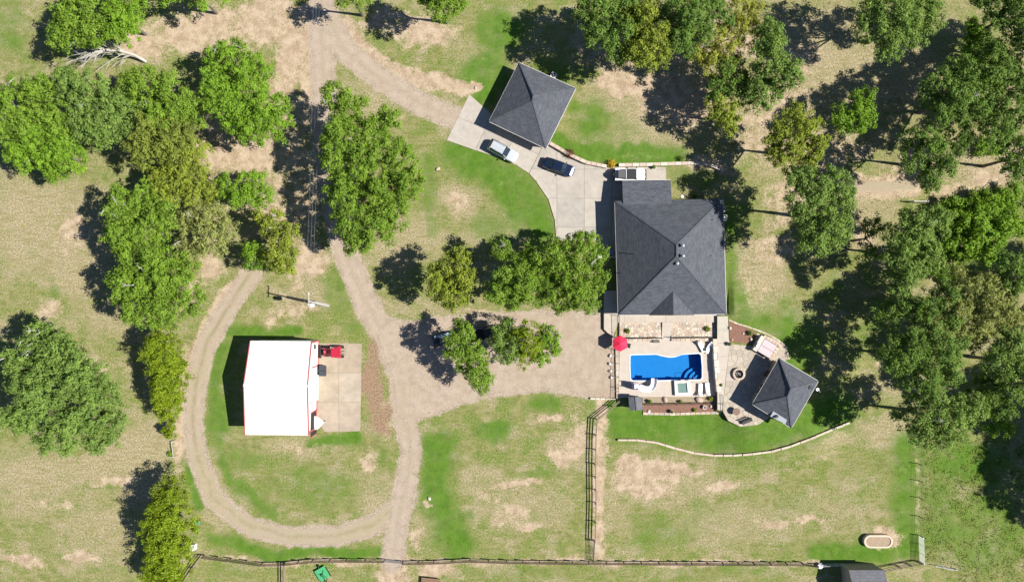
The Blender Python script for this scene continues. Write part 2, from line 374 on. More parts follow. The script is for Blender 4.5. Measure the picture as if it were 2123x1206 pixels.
ys = np.concatenate([[-2500, -900, -300, -120], np.arange(-62, 62.01, .4), [120, 300, 900, 2500]])
ground = grid_sheet('ground', xs, ys, 0, M_GROUND, keep=lambda px, py: ~in_poly(px, py, POOLHOLE), attrs=masks)

def rmask(strokes, polys=(), slack=0):
    def k(px, py):
        vx, vy = warp2(px, py); r = np.zeros(px.shape, bool)
        for pts, hw in strokes: r |= d_stroke(vx, vy, pts) < hw - slack
        for p in polys: r |= sd_poly(vx, vy, p) < -slack
        return r
    return k
k_main = rmask([R_MAIN, R_BR, R_S], slack=7); k_yard = rmask([], [YARD], slack=8); k_loop = rmask([R_LOOP], slack=7)
gx = lambda a, b: np.arange((a - CX) * S, (b - CX) * S, .25); gy = lambda a, b: np.arange(-(b - CY) * S, -(a - CY) * S, .25)
def rut_attrs(strokes, strawy, cen=.35):
    def f(px, py):
        vx = px + (fbm(px, py, 50, 71, 2) - .5) * 8; vy = py + (fbm(px, py, 50, 73, 2) - .5) * 8
        d = np.full(px.shape, 1e9)
        for pts in strokes: d = np.minimum(d, d_stroke(vx, vy, pts))
        return {'strawy': strawy(px, py), 'rut': .45 * np.exp(-((d - 10.5) / 4.0) ** 2), 'centre': cen * np.exp(-(d / 4.5) ** 2)}
    return f
zero = lambda px, py: np.zeros(px.shape)
grid_sheet('gravel_road', gx(600, 980), gy(-60, 1170), .012, M_GRAVEL, keep=lambda a, c: k_main(a, c) & ~k_yard(a, c), attrs=rut_attrs([R_MAIN[0], R_BR[0], R_S[0]], zero))
grid_sheet('gravel_yard', gx(730, 1270), gy(630, 900), .018, M_GRAVEL, keep=k_yard, attrs=rut_attrs([R_MAIN[0], [(800, 760), (900, 720), (1000, 780), (1120, 760), (1230, 690)], [(830, 840), (1000, 810), (1120, 770)]], zero, .05))
grid_sheet('gravel_lane', gx(360, 860), gy(550, 1140), .008, M_GRAVEL, keep=lambda a, c: k_loop(a, c) & ~k_main(a, c),
           attrs=rut_attrs([R_LOOP[0]], lambda px, py: np.clip(.25 + .9 * (fbm(px, py, 60, 77) - .4) + .25 * smooth((py - 900) / 80), 0, .8), .9))
grid_sheet('dirt_track', gx(1730, 1900), gy(365, 410), .006, M_GRAVEL, keep=rmask([([(1725, 384), (1800, 388), (1895, 384)], 12)]), attrs=rut_attrs([[(1725, 384), (1895, 384)]], lambda px, py: np.full(px.shape, .5), .1))

# ---------------------------------------------------------------- trees
def leaf_material(name, col, var=.45, trans=.3, hue=0.05):
    m = bpy.data.materials.new(name); m.use_nodes = True
    t = m.node_tree; N = t.nodes; L = t.links; b = N['Principled BSDF']; out = N['Material Output']
    b.inputs['Roughness'].default_value = .6; b.inputs['Specular IOR Level'].default_value = .2
    a = N.new('ShaderNodeAttribute'); a.attribute_name = 'tint'
    r = N.new('ShaderNodeValToRGB'); e = r.color_ramp.elements
    e[0].position = 0; e[0].color = (*[c * (1 - var) for c in col], 1)
    e[1].position = 1; e[1].color = (min(1, col[0] * (1 + var + hue * 5)), min(1, col[1] * (1 + var)), min(1, col[2] * (1 + var * .6)), 1)
    L.new(a.outputs['Fac'], r.inputs['Fac']); L.new(r.outputs[0], b.inputs['Base Color'])
    tr = N.new('ShaderNodeBsdfTranslucent')
    hs = N.new('ShaderNodeMix'); hs.data_type = 'RGBA'; hs.blend_type = 'MULTIPLY'; hs.inputs[0].default_value = 1; hs.inputs[7].default_value = (1.25, 1.15, .5, 1)
    L.new(r.outputs[0], hs.inputs[6]); L.new(hs.outputs[2], tr.inputs['Color'])
    mx = N.new('ShaderNodeMixShader'); mx.inputs[0].default_value = trans
    L.new(b.outputs[0], mx.inputs[1]); L.new(tr.outputs[0], mx.inputs[2]); L.new(mx.outputs[0], out.inputs['Surface'])
    return m
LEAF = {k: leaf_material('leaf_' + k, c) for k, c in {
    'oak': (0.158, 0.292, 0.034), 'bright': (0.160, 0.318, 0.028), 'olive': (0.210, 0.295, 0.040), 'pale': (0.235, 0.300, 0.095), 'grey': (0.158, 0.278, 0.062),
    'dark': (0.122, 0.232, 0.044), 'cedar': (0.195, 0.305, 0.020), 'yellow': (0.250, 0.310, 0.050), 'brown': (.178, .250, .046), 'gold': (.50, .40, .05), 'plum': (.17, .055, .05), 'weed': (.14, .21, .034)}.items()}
M_BARK = mat('bark', (.16, .14, .12), .95, .3, 6, .5)
M_PALE = mat('pale_bark', (.42, .40, .37), .9, .2, 6)

def leaves_mesh(name, cen, nrm, length, width, tint, material):
    """one folded leaf spray (two quads' worth as one quad) per row"""
    n = len(cen)
    a = rng.normal(size=(n, 3)); u = np.cross(nrm, a); u /= np.linalg.norm(u, axis=1, keepdims=True) + 1e-9
    v = np.cross(nrm, u)
    l = length[:, None] / 2; w_ = width[:, None] / 2
    dr = nrm * (length * .18)[:, None]
    q = np.stack([cen - u * l - dr, cen + v * w_ * 1.1 + u * l * .15, cen + u * l - dr, cen - v * w_ - u * l * .1], 1).reshape(-1, 3)
    me = bpy.data.meshes.new(name)
    me.vertices.add(4 * n); me.vertices.foreach_set('co', q.ravel().astype(np.float32))
    me.loops.add(4 * n); me.loops.foreach_set('vertex_index', np.arange(4 * n, dtype=np.int32))
    me.polygons.add(n); me.polygons.foreach_set('loop_start', np.arange(0, 4 * n, 4, dtype=np.int32)); me.polygons.foreach_set('loop_total', np.full(n, 4, np.int32))
    me.update()
    at = me.attributes.new('tint', 'FLOAT', 'FACE'); at.data.foreach_set('value', np.clip(tint, 0, 1).astype(np.float32))
    me.materials.append(material)
    return me

N_LEAF = [0]
def make_tree(label, kind, ht, hb, lobes, name='oak_tree', dens=1.0, cat='tree', group=None, sparse=0.0, limbs=True, pale=0, leaf=.225, trunk_at=None):
    # crown lobes given as they show in the photo: (x, y, radius) in photo pixels
    cl = []
    zm = hb + (ht - hb) * .5
    mx = sum(l[0] * l[2] for l in lobes) / sum(l[2] for l in lobes); my = sum(l[1] * l[2] for l in lobes) / sum(l[2] for l in lobes)
    R0 = max(math.hypot(l[0] - mx, l[1] - my) + l[2] for l in lobes)
    for l in lobes:
        d = math.hypot(l[0] - mx, l[1] - my) / R0
        top = ht * (1 - .32 * d * d) * random.uniform(.9, 1.02)
        rr = 1.07 * l[2] * S * (HC - zm) / HC
        vr = min(rr * random.uniform(.75, .95), max(.6, (top - hb * .75) / 2))
        zc = top - vr
        c = P(l[0], l[1], zc + .35 * vr)
        if rr > 1.6 and kind != 'cedar':
            # a big lobe is a ring of boughs round a top bough, each a leafy dome of its own
            nb = 5 if rr > 2.6 else 4; a0 = random.uniform(0, 6.28)
            for q_ in range(nb + 1):
                a = a0 + 6.283 * q_ / nb + random.uniform(-.3, .3); rb = rr * random.uniform(.40, .52); ro = 0 if q_ == nb else rr - rb * random.uniform(.85, 1.05)
                zb = zc + vr * (random.uniform(.35, .6) if q_ == nb else random.uniform(-.25, .3))
                cl.append((np.array((c.x + math.cos(a) * ro, c.y + math.sin(a) * ro, zb)), rb, min(vr * .7, rb * random.uniform(.8, 1.0))))
        else: cl.append((np.array((c.x, c.y, zc)), rr, vr))
    base = P(mx, my, zm)
    if trunk_at is not None: base = P(trunk_at[0], trunk_at[1], 0)
    gz = Z(*PX(base.x, base.y)); base = Vector((base.x, base.y, gz))
    T = thing(name, label, cat, base, group=group)
    cedar = kind == 'cedar'
    PC, PR, PT, PN = [], [], [], []
    for i, (c, rr, vr) in enumerate(cl):
        area = 2 * math.pi * rr * (rr + vr) * .62
        n = max(6, int(area / (.70 if not cedar else .62) * dens))
        d = rng.normal(size=(n, 3)); d /= np.linalg.norm(d, axis=1, keepdims=True)
        d[:, 2] = np.where(d[:, 2] < -.55, -d[:, 2], d[:, 2])
        rad = rng.uniform(.74, 1.12, n) * (1 - .4 * (rng.random(n) < .28))
        q0 = c + d * np.array((rr, rr, vr))
        # boughs: a wavy lattice pushes some puffs in, so that deep gaps open between leafy boughs
        g = np.sin(q0[:, 0] * 2.3 + i * 1.7) * np.sin(q0[:, 1] * 2.1 + 2.1 * i) + .7 * np.sin(q0[:, 2] * 2.0 + q0[:, 0] * 1.3 - q0[:, 1] * 1.1)
        rad = np.where(g < -.35, rad * .7, rad)
        p = c + d * rad[:, None] * np.array((rr, rr, vr))
        keep = rng.random(n) > sparse
        for j, (c2, r2, v2) in enumerate(cl):
            if j != i: keep &= np.linalg.norm((p - c2) / np.array((r2, r2, v2)), axis=1) > .7
        p = p[keep]; d = d[keep]
        PC.append(p); PN.append(d); PR.append(rng.uniform(.42, .82, len(p))); PT.append(np.clip(rng.normal(.5, .17, len(p)) + .12 * (i % 3 - 1), 0, 1))
    pc = np.concatenate(PC); pn = np.concatenate(PN); pr = np.concatenate(PR); pt = np.concatenate(PT)
    k = 45 if not cedar else 40
    n = len(pc)
    d = rng.normal(size=(n, k, 3)); d /= np.linalg.norm(d, axis=2, keepdims=True)
    d[:, :, 2] = np.where(rng.random((n, k)) < .75, np.abs(d[:, :, 2]), d[:, :, 2])
    rad = rng.random((n, k)) ** .45
    flat = np.array((1, 1, .8)) if not cedar else np.array((.8, .8, 1.0))
    lc = pc[:, None] + d * (rad * pr[:, None])[:, :, None] * flat
    if cedar:
        nn = pn[:, None] * .6 + rng.normal(size=(n, k, 3)) * .55
        L_ = rng.uniform(.28, .6, (n, k)); W_ = rng.uniform(.06, .13, (n, k))
    else:
        nn = d * 1.1 + np.array((.1, 0, .35)) + rng.normal(size=(n, k, 3)) * .35
        L_ = rng.uniform(.75, 1.35, (n, k)) * leaf; W_ = L_ * rng.uniform(.55, .85, (n, k))
    nn /= np.linalg.norm(nn, axis=2, keepdims=True)
    tint = pt[:, None] * .6 + rng.random((n, k)) * .4 + (.08 if cedar else 0)
    cen = lc.reshape(-1, 3) - np.array(base)
    me = leaves_mesh('crown', cen, nn.reshape(-1, 3), L_.ravel(), W_.ravel(), tint.ravel(), LEAF[kind])
    N_LEAF[0] += len(cen)
    link(bpy.data.objects.new('crown', me), T)
    # trunk and limbs: one mesh
    mb = MB(); r0 = .05 + .014 * ht
    fork = Vector((base.x, base.y, gz + max(.6, hb - gz + .22 * (ht - hb))))
    mb.tube([base + Vector((0, 0, -.15)), base + Vector((.03, .02, (fork.z - base.z) * .5)), fork], [r0 * 1.35, r0, r0 * .85], 9)
    if limbs:
        for i, (c, rr, vr) in enumerate(cl[::max(1, len(cl) // 6)]):
            cv = Vector(c); mid = fork.lerp(cv, .5) + Vector((random.uniform(-.9, .9), random.uniform(-.9, .9), random.uniform(0, .6)))
            mb.tube([fork - Vector((0, 0, .2)), mid, cv + Vector((0, 0, vr * .3))], [r0 * .5, r0 * .3, .04], 6)
            for s_ in range(2):
                a = random.uniform(0, 6.28); e = cv + Vector((math.cos(a) * rr * .75, math.sin(a) * rr * .75, random.uniform(0, vr * .5)))
                mb.tube([mid.lerp(cv, .5), e.lerp(cv, .5) + Vector((0, 0, .2)), e], [r0 * .28, .06, .025], 5)
    obj('trunk', mb, M_BARK, T)
    for s_ in range(pale):
        c, rr, vr = cl[s_ % len(cl)]; a = random.uniform(0, 6.28); m2 = MB()
        o = Vector(c) + Vector((math.cos(a) * rr * .35, math.sin(a) * rr * .35, vr * .75)); e = o + Vector((random.uniform(-1.6, 1.6), random.uniform(-1.3, 1.3), vr * .25 + .35))
        m2.tube([o, o.lerp(e, .5) + Vector((0, 0, .2)), e], [.07, .055, .02], 5)
        for q_ in range(3):
            f = o.lerp(e, random.uniform(.3, .8)); m2.tube([f, f + Vector((random.uniform(-.8, .8), random.uniform(-.8, .8), random.uniform(.05, .4)))], [.035, .012], 4)
        obj('dead_branch', m2, M_PALE, T)
    return T

G1, G2, G3 = 'hardwoods along the western field', 'trees around the gravel yard', 'trees of the eastern wood'
TREES = [
 ('oak with pale dead twigs at the top left corner of the view','oak',11,3.5,[(150,42,50),(195,18,48),(182,66,34),(125,72,32),(150,0,40)],dict(group=G1,pale=4)),
 ('denser bright green tree beside the twiggy corner oak, above the fallen trunk','bright',10,3,[(250,40,38),(262,68,24),(235,60,26),(260,0,40)],dict(group=G1)),
 ('broad oak at the left picture edge, crown cut by the frame','oak',12,4,[(30,215,55),(85,200,52),(55,265,55),(115,255,48),(5,260,40)],dict(group=G1,pale=3)),
 ('rounded deep green oak on the southern rim of the western grove','bright',11,3.5,[(45,318,38),(100,325,48),(148,328,32),(120,290,40),(70,300,40)],dict(group=G1,pale=1)),
 ('grey green oak just below the fallen dead trunk','grey',12,4,[(185,190,46),(140,172,36),(232,212,46),(195,255,52),(240,255,40)],dict(group=G1,pale=3)),
 ('light green oak on the eastern shoulder of the western grove','oak',12,4,[(295,190,52),(345,195,46),(335,245,45),(388,228,38),(275,165,24)],dict(group=G1,pale=3)),
 ('brownish green oak at the heart of the western grove','brown',12,4,[(315,262,46),(350,295,48),(300,305,40),(375,275,32)],dict(group=G1)),
 ('yellow green oak trailing south from the western grove','olive',10,3,[(338,365,46),(382,358,42),(340,400,36),(405,392,36),(390,320,40)],dict(group=G1,pale=3)),
 ('small bright tree between the grove and the shaded road','bright',8,2.5,[(468,385,28),(520,388,36),(495,408,24),(545,405,20)],dict(group=G1)),
 ('tall lone oak between the western grove and the road','bright',12,4,[(470,115,44),(450,175,40),(510,150,48),(545,220,48),(485,225,46),(565,262,36),(450,215,30),(520,270,34)],dict(group=G1,pale=4)),
 ('leafy oak with ragged western edge above the loop lane','oak',12,4,[(245,425,36),(295,420,42),(245,485,40),(298,478,46),(275,530,40),(325,450,36)],dict(group=G1,pale=4)),
 ('thin pale grey green tree with bare twigs beside the loop lane','pale',10,3,[(400,475,46),(440,490,44),(385,530,36),(430,450,38),(465,470,26)],dict(group=G1,pale=5,sparse=.32)),
 ('big round oak west of the start of the loop lane','oak',13,4,[(298,588,56),(352,580,56),(262,585,44),(330,640,44),(382,620,38),(280,640,38),(320,545,40)],dict(group=G1,pale=6)),
 ('small two toned tree shading the top of the loop lane','olive',9,3,[(558,462,34),(592,488,34),(575,530,36),(590,545,26)],dict(group=G1,pale=2)),
 ('little dark green tree crowded against the two toned tree by the lane','bright',7,2.5,[(525,535,27),(515,520,16)],dict(group=G1)),
 ('huge solitary oak standing in the western field','grey',14,4,[(75,705,40),(45,755,42),(125,735,48),(88,815,58),(165,785,48),(48,862,44),(205,835,44),(150,868,54),(110,912,42),(200,900,42),(228,872,30),(50,800,45)],dict(group=G1,pale=9)),
 ('large dense oak standing between the fork in the gravel road','oak',13,3.5,[(685,195,26),(722,228,42),(772,268,42),(810,245,24),(700,285,40),(752,325,52),(822,325,42),(845,378,38),(790,390,55),(708,388,46),(722,448,42),(772,468,48),(738,500,34),(805,438,42),(690,330,32)],dict(group=G2,pale=3,trunk_at=(770,390))),
 ('yellow green oval tree south of the driveway lawn','olive',11,3,[(930,568,42),(935,610,36),(945,545,32),(905,590,24),(958,580,28)],dict(group=G2)),
 ('slender tree with open crown beside the big round courtyard oak','oak',11,3.5,[(1040,515,22),(1090,545,36),(1085,585,38),(1030,608,26),(1075,612,32),(1045,575,26)],dict(group=G2,pale=1)),
 ('big round oak brushing the west side of the main house','oak',12,3.5,[(1195,555,62),(1150,540,46),(1212,515,40),(1200,608,46),(1232,580,32),(1148,600,44)],dict(group=G2,pale=1,trunk_at=(1175,580))),
 ('dark leafy tree leaning over the trailer in the gravel yard','oak',9,2.5,[(960,685,27),(952,738,30),(985,762,36),(1002,792,24),(940,712,22),(975,725,28)],dict(group=G2,pale=2)),
 ('soft grey green tree over the parked pickup in the yard','grey',8,2.2,[(1050,690,30),(1058,722,26),(1032,702,22),(1042,740,16)],dict(group=G2)),
 ('bright yellow green tree in the middle of the yard clump','cedar',8,1.8,[(1090,695,30),(1088,735,28),(1100,715,26)],dict(group=G2)),
 ('easternmost small tree of the yard clump','bright',7.5,2,[(1130,700,25),(1147,715,22),(1122,738,18),(1140,690,18)],dict(group=G2)),
 ('dark oak at the wood edge above the garage','dark',13,4,[(1245,25,50),(1290,65,50),(1240,70,28),(1290,15,45),(1300,105,26)],dict(group=G3)),
 ('olive crowned tree right of the dark oak above the garage','olive',13,4,[(1345,85,46),(1340,35,46),(1365,115,26),(1375,60,30)],dict(group=G3)),
 ('full green tree at the top edge of the eastern wood','dark',14,4,[(1430,35,52),(1470,15,46),(1418,75,36),(1400,20,30)],dict(group=G3)),
 ('sparse yellowing tree with gaps in the upper wood','yellow',11,3.5,[(1455,85,40),(1500,95,44),(1535,55,40),(1480,125,32),(1550,20,36)],dict(group=G3,sparse=.45,pale=2)),
 ('tall green tree on the sunny rim of the upper wood','grey',13,4,[(1598,95,40),(1610,150,46),(1582,190,36),(1640,150,26),(1600,60,26)],dict(group=G3)),
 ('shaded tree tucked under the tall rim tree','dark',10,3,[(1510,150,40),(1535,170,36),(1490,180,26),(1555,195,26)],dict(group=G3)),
 ('drooping olive yellow tree jutting from the wood over the lawn','olive',9,2.5,[(1498,228,32),(1512,255,24),(1488,200,22)],dict(group=G3)),
 ('wide olive tree north of the big oak east of the house','olive',12,3.5,[(1660,265,46),(1638,310,46),(1690,300,32),(1618,280,28),(1670,345,28)],dict(group=G3)),
 ('big glossy oak just east of the main house','grey',15,4.5,[(1700,395,54),(1742,402,40),(1712,452,54),(1692,498,32),(1668,378,38),(1735,480,36),(1655,430,28)],dict(group=G3,pale=1)),
 ('small compact tree alone in the upper clearing','bright',9,3,[(1768,232,36),(1795,212,28),(1785,250,26),(1750,250,22)],dict(group=G3)),
 ('broad pale green tree at the top edge above the clearing','grey',13,4,[(1850,18,56),(1818,60,40),(1882,52,44),(1925,20,44),(1842,92,30)],dict(group=G3,pale=2)),
 ('dark oak at the right end of the clearing','dark',14,4,[(1980,200,52),(2000,160,42),(1945,180,32),(2032,232,42),(1960,225,34)],dict(group=G3,pale=1)),
 ('thin dark tree above the dirt track','dark',12,4,[(1930,300,40),(1900,335,34),(1960,342,32),(1895,290,24),(1992,285,32),(1930,375,26)],dict(group=G3,sparse=.2)),
 ('big tree cut by the upper right picture edge','dark',15,4.5,[(2082,160,54),(2105,215,48),(2062,112,36),(2080,265,36)],dict(group=G3)),
 ('bright undergrowth tree in the shade near the top right','bright',6,1.5,[(2022,65,26),(2020,115,28),(2045,90,22)],dict(group=G3)),
 ('tree filling the top right corner of the view','dark',14,4,[(2110,20,50),(2060,5,40),(2120,70,34)],dict(group=G3)),
 ('dark tree at the right edge beside the weedy clearing','dark',12,3.5,[(2112,300,36),(2118,350,34)],dict(group=G3)),
 ('tree below the wooden gate by the dirt track','grey',13,4,[(1900,480,42),(1868,522,36),(1922,532,42),(1880,562,36),(1872,590,24),(1942,462,38)],dict(group=G3,pale=1)),
 ('bright sunlit thicket tree right of the tree below the wooden gate','bright',6.5,1.5,[(2028,480,50),(2072,468,42),(1998,505,36),(2052,512,30),(1985,465,30)],dict(group=G3,leaf=.3)),
 ('pale crowned tree below the sunlit thicket','pale',13,4,[(2000,595,44),(2052,622,50),(1982,645,36),(2032,682,46),(2085,655,40)],dict(group=G3,sparse=.12,pale=2)),
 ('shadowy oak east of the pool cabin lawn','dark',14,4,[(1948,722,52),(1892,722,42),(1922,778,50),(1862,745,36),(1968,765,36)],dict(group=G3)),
 ('broad oak standing at the corner of the paddock fence','grey',14,4,[(1960,860,54),(1902,862,40),(2012,852,40),(1962,898,36),(1922,900,30)],dict(group=G3,pale=3)),
 ('tree cut by the right edge beside the pale crowned tree','grey',14,4,[(2108,722,46),(2115,785,46),(2070,745,30)],dict(group=G3)),
 ('slim tree at the right edge below the sunlit thicket','dark',13,4,[(2112,575,36),(2095,545,26)],dict(group=G3)),
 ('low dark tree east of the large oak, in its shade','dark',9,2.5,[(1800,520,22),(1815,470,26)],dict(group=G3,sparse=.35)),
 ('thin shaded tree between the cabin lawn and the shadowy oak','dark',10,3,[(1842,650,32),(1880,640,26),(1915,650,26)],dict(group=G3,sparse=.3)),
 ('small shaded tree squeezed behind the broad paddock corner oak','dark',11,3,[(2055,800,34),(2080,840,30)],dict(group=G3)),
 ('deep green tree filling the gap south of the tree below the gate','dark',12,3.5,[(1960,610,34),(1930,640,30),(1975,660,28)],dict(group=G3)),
 ('round headed tree by itself at the upper edge over the road','oak',12,4,[(915,5,38),(945,10,24),(890,-10,30)],dict(group=G2)),
 ('tree at the upper edge right of where the road enters','oak',11,4,[(715,-14,28),(745,-8,20)],dict(group=G2)),
 ('tree tip at the upper edge left of where the road enters','bright',11,4,[(415,-16,32),(345,-14,26),(450,-20,22)],dict(group=G1)),
 ('tall oak beyond the right edge shading the weeds','dark',20,9,[(2487,953,90),(2440,900,70),(2540,900,80),(2470,850,70)],dict(group=G3,dens=1.3)),
 ('lower oak beyond the right edge shading the weedy corner','dark',20,9,[(2522,1083,85),(2490,1030,70),(2580,1040,80),(2540,1140,60)],dict(group=G3,dens=1.3)),
 ('tall oak beyond the right edge behind the thicket','dark',16,5,[(2375,585,50),(2410,560,50),(2380,640,40)],dict(group=G3,dens=1.2)),
 ('tall oak beyond the right edge in the upper wood','dark',16,5,[(2215,120,60),(2240,60,60),(2215,200,50)],dict(group=G3,dens=1.2)),
]
for lab, kd, ht, hb, lobes, kw in TREES:
    if kw.get('group') == G3: lobes = [(x, y, r * 1.05) for x, y, r in lobes]
    make_tree(lab, kd, ht, hb, lobes, **kw)
CEDARS = [
 ('tallest bushy cedar south of the loop lane beside the white box',9,.8,[(350,1022,34),(345,1075,46),(352,1125,46),(335,1110,40),(345,1165,42)]),
 ('low cedar at the bottom edge under the tall bushy cedar',6,.6,[(345,1200,34),(310,1195,20)]),
 ('upper dense cedar of the row along the loop lane',8,.8,[(335,715,34),(325,735,30),(345,745,34)]),
 ('yellow green cedar in the middle of the row along the loop lane',7.5,.8,[(345,785,38),(358,770,28),(335,815,30)]),
 ('lower light green cedar of the row along the loop lane',6,.6,[(342,848,26),(355,825,24)]),
 ('tiny round cedar at the end of the row',3,.3,[(351,895,13)]),
]
for lab, ht, hb, lobes in CEDARS:
    make_tree(lab, 'cedar', ht, hb, lobes, name='cedar_tree', dens=1.5, group='cedars along the loop lane', limbs=False)

for lab, x, y, r in (('bright scrub bush left of the sunlit thicket, by the dirt track', 1975, 425, 24), ('bright scrub bush above the sunlit thicket', 2045, 415, 30), ('scrub bush above the thicket at the right edge', 2100, 405, 28), ('scrub bush at the right edge beside the thicket', 2108, 470, 22),
                     ('green scrub bush in the shade of the upper right trees', 2035, 165, 22), ('lower green scrub bush below the dark oak of the clearing', 2050, 300, 22), ('low scrub bush east of the paddock corner oak', 2070, 880, 22), ('scrub bush beneath the pale crowned tree', 1955, 560, 24)):
    make_tree(lab, 'bright', 2.6, .4, [(x, y, r), (x + r * .8, y + r * .4, r * .7), (x - r * .7, y + r * .3, r * .7)], name='scrub_bush', cat='bush', group='scrub bushes of the eastern wood', limbs=False)

def shrub(label, px, py, r, h, kind, name='shrub', z=None, dens=1.0, leaf=.1, cat='shrub', group=None):
    z = Z(px, py) if z is None else z
    c = P(px, py, z + h * .5); T = thing(name, label, cat, (c.x, c.y, z), group=group)
    R = r * S; n = int(240 * max(.4, R) * dens) + 60
    d = rng.normal(size=(n, 3)); d /= np.linalg.norm(d, axis=1, keepdims=True); d[:, 2] = np.abs(d[:, 2])
    p = d * (rng.random(n) ** .4)[:, None] * np.array((R, R, h)) * rng.uniform(.75, 1.1, n)[:, None] + np.array((0, 0, .05))
    nn = d + rng.normal(size=(n, 3)) * .5; nn /= np.linalg.norm(nn, axis=1, keepdims=True)
    L_ = rng.uniform(.8, 1.6, n) * leaf * 1.4
    link(bpy.data.objects.new('foliage', leaves_mesh('foliage', p, nn, L_, L_ * .6, rng.random(n), LEAF[kind])), T)
    m = MB()
    for k in range(4):
        a = k * 1.57 + .3; m.tube([(0, 0, -.05), (math.cos(a) * R * .3, math.sin(a) * R * .3, h * .4), (math.cos(a) * R * .5, math.sin(a) * R * .5, h * .75)], [.03, .02, .008], 5)
    obj('stem', m, M_BARK, T, world=False)
    return T

# fallen dead tree, one grey branching mesh plus its trunk
def fallen_tree():
    b = P(303, 128); T = thing('fallen_tree', 'bare grey fallen tree with fanned branches lying at the western grove', 'dead tree', b)
    pts = [P(303, 128, .3), P(278, 114, 1.6), P(250, 106, 3.0), P(218, 104, 4.2), P(185, 110, 5.0)]
    obj('trunk', MB().tube([(303 - 303, 0, .3)] and pts, [.24, .2, .16, .11, .05], 8), M_PALE, T)
    r = random.Random(4)
    for k in range(26):
        t = r.uniform(.25, 1.0); i = min(3, int(t * 4)); o = pts[i].lerp(pts[i + 1], t * 4 - i)
        ang = r.uniform(-.75, .75) + math.pi
        L = r.uniform(2.0, 5.0) * (1.1 - .3 * t); e = o + Vector((math.cos(ang) * L, math.sin(ang) * L, r.uniform(-.5, 1.0))); e.z = max(.1, e.z)
        m = o.lerp(e, .5) + Vector((r.uniform(-.3, .3), r.uniform(-.3, .3), .2)); mb = MB()
        mb.tube([o, m, e], [.07, .05, .015], 5)
        for q in range(5):
            f = o.lerp(e, r.uniform(.4, 1)); a2 = ang + r.uniform(-.8, .8); l2 = r.uniform(.6, 1.6)
            mb.tube([f, f + Vector((math.cos(a2) * l2, math.sin(a2) * l2, r.uniform(-.1, .3)))], [.03, .01], 4)
        obj('branch', mb, M_PALE, T)
fallen_tree()

# tall weeds and rough grass, too many to count
def scatter(name, label, polys, n, h, kind, size, thr=.36, avoid=()):
    X = rng.uniform(-20, 2150, n * 6); Y = rng.uniform(-10, 1215, n * 6)
    k = np.zeros(X.shape, bool)
    for p in polys: k |= in_poly(X, Y, p)
    k &= (fbm(X, Y, 30, 91) + rng.normal(0, .12, X.shape) > thr)
    for p in avoid: k &= ~in_poly(X, Y, p)
    X = X[k][:n]; Y = Y[k][:n]; m = len(X)
    x = (X - CX) * S; y = -(Y - CY) * S; z = hz(X, Y)
    kk = 5
    c = np.stack([x, y, z], 1)[:, None] + np.stack([rng.normal(0, .18, (m, kk)), rng.normal(0, .18, (m, kk)), rng.uniform(.05, h, (m, kk))], 2)
    nn = rng.normal(size=(m, kk, 3)) * .4 + np.array((.35, 0, .9)); nn /= np.linalg.norm(nn, axis=2, keepdims=True)
    L_ = rng.uniform(.7, 1.5, (m, kk)) * size
    me = leaves_mesh(name, c.reshape(-1, 3), nn.reshape(-1, 3), L_.ravel(), L_.ravel() * .45, rng.random(m * kk), LEAF[kind])
    o = struct(link(bpy.data.objects.new(name, me)), 'stuff'); o['label'] = label

scatter('weeds', 'tall green weeds beyond the paddock fence', [[(1912, 930), (1990, 920), (2150, 880), (2150, 1215), (1985, 1215), (1915, 1150)], [(1960, 400), (2150, 370), (2150, 540), (1960, 540)]], 15000, .12, 'weed', .15)
scatter('grass_tufts', 'rough tufts of grass in the fields and paddocks', [[(850, 850), (1215, 840), (1215, 1150), (850, 1150)], [(1250, 950), (1890, 940), (1890, 1150), (1250, 1150)], [(-20, 360), (200, 360), (200, 650), (-20, 650)], [(-20, 950), (280, 950), (280, 1215), (-20, 1215)], [(600, 1175), (1700, 1175), (1700, 1215), (600, 1215)], [(900, 300), (1090, 440), (1000, 480), (900, 470)]], 5200, .10, 'olive', .11, .60)
scatter('leaf_litter', 'scattered dry leaves and weeds under the eastern wood', [[(1200, 0), (2123, 0), (2123, 380), (1560, 380), (1400, 200), (1200, 150)], [(1520, 400), (1900, 400), (1900, 760), (1700, 700), (1560, 560)], [(400, 0), (640, 0), (640, 380), (480, 330)], [(720, 40), (960, 30), (960, 170), (800, 150)]], 6500, .06, 'brown', .12, .55)

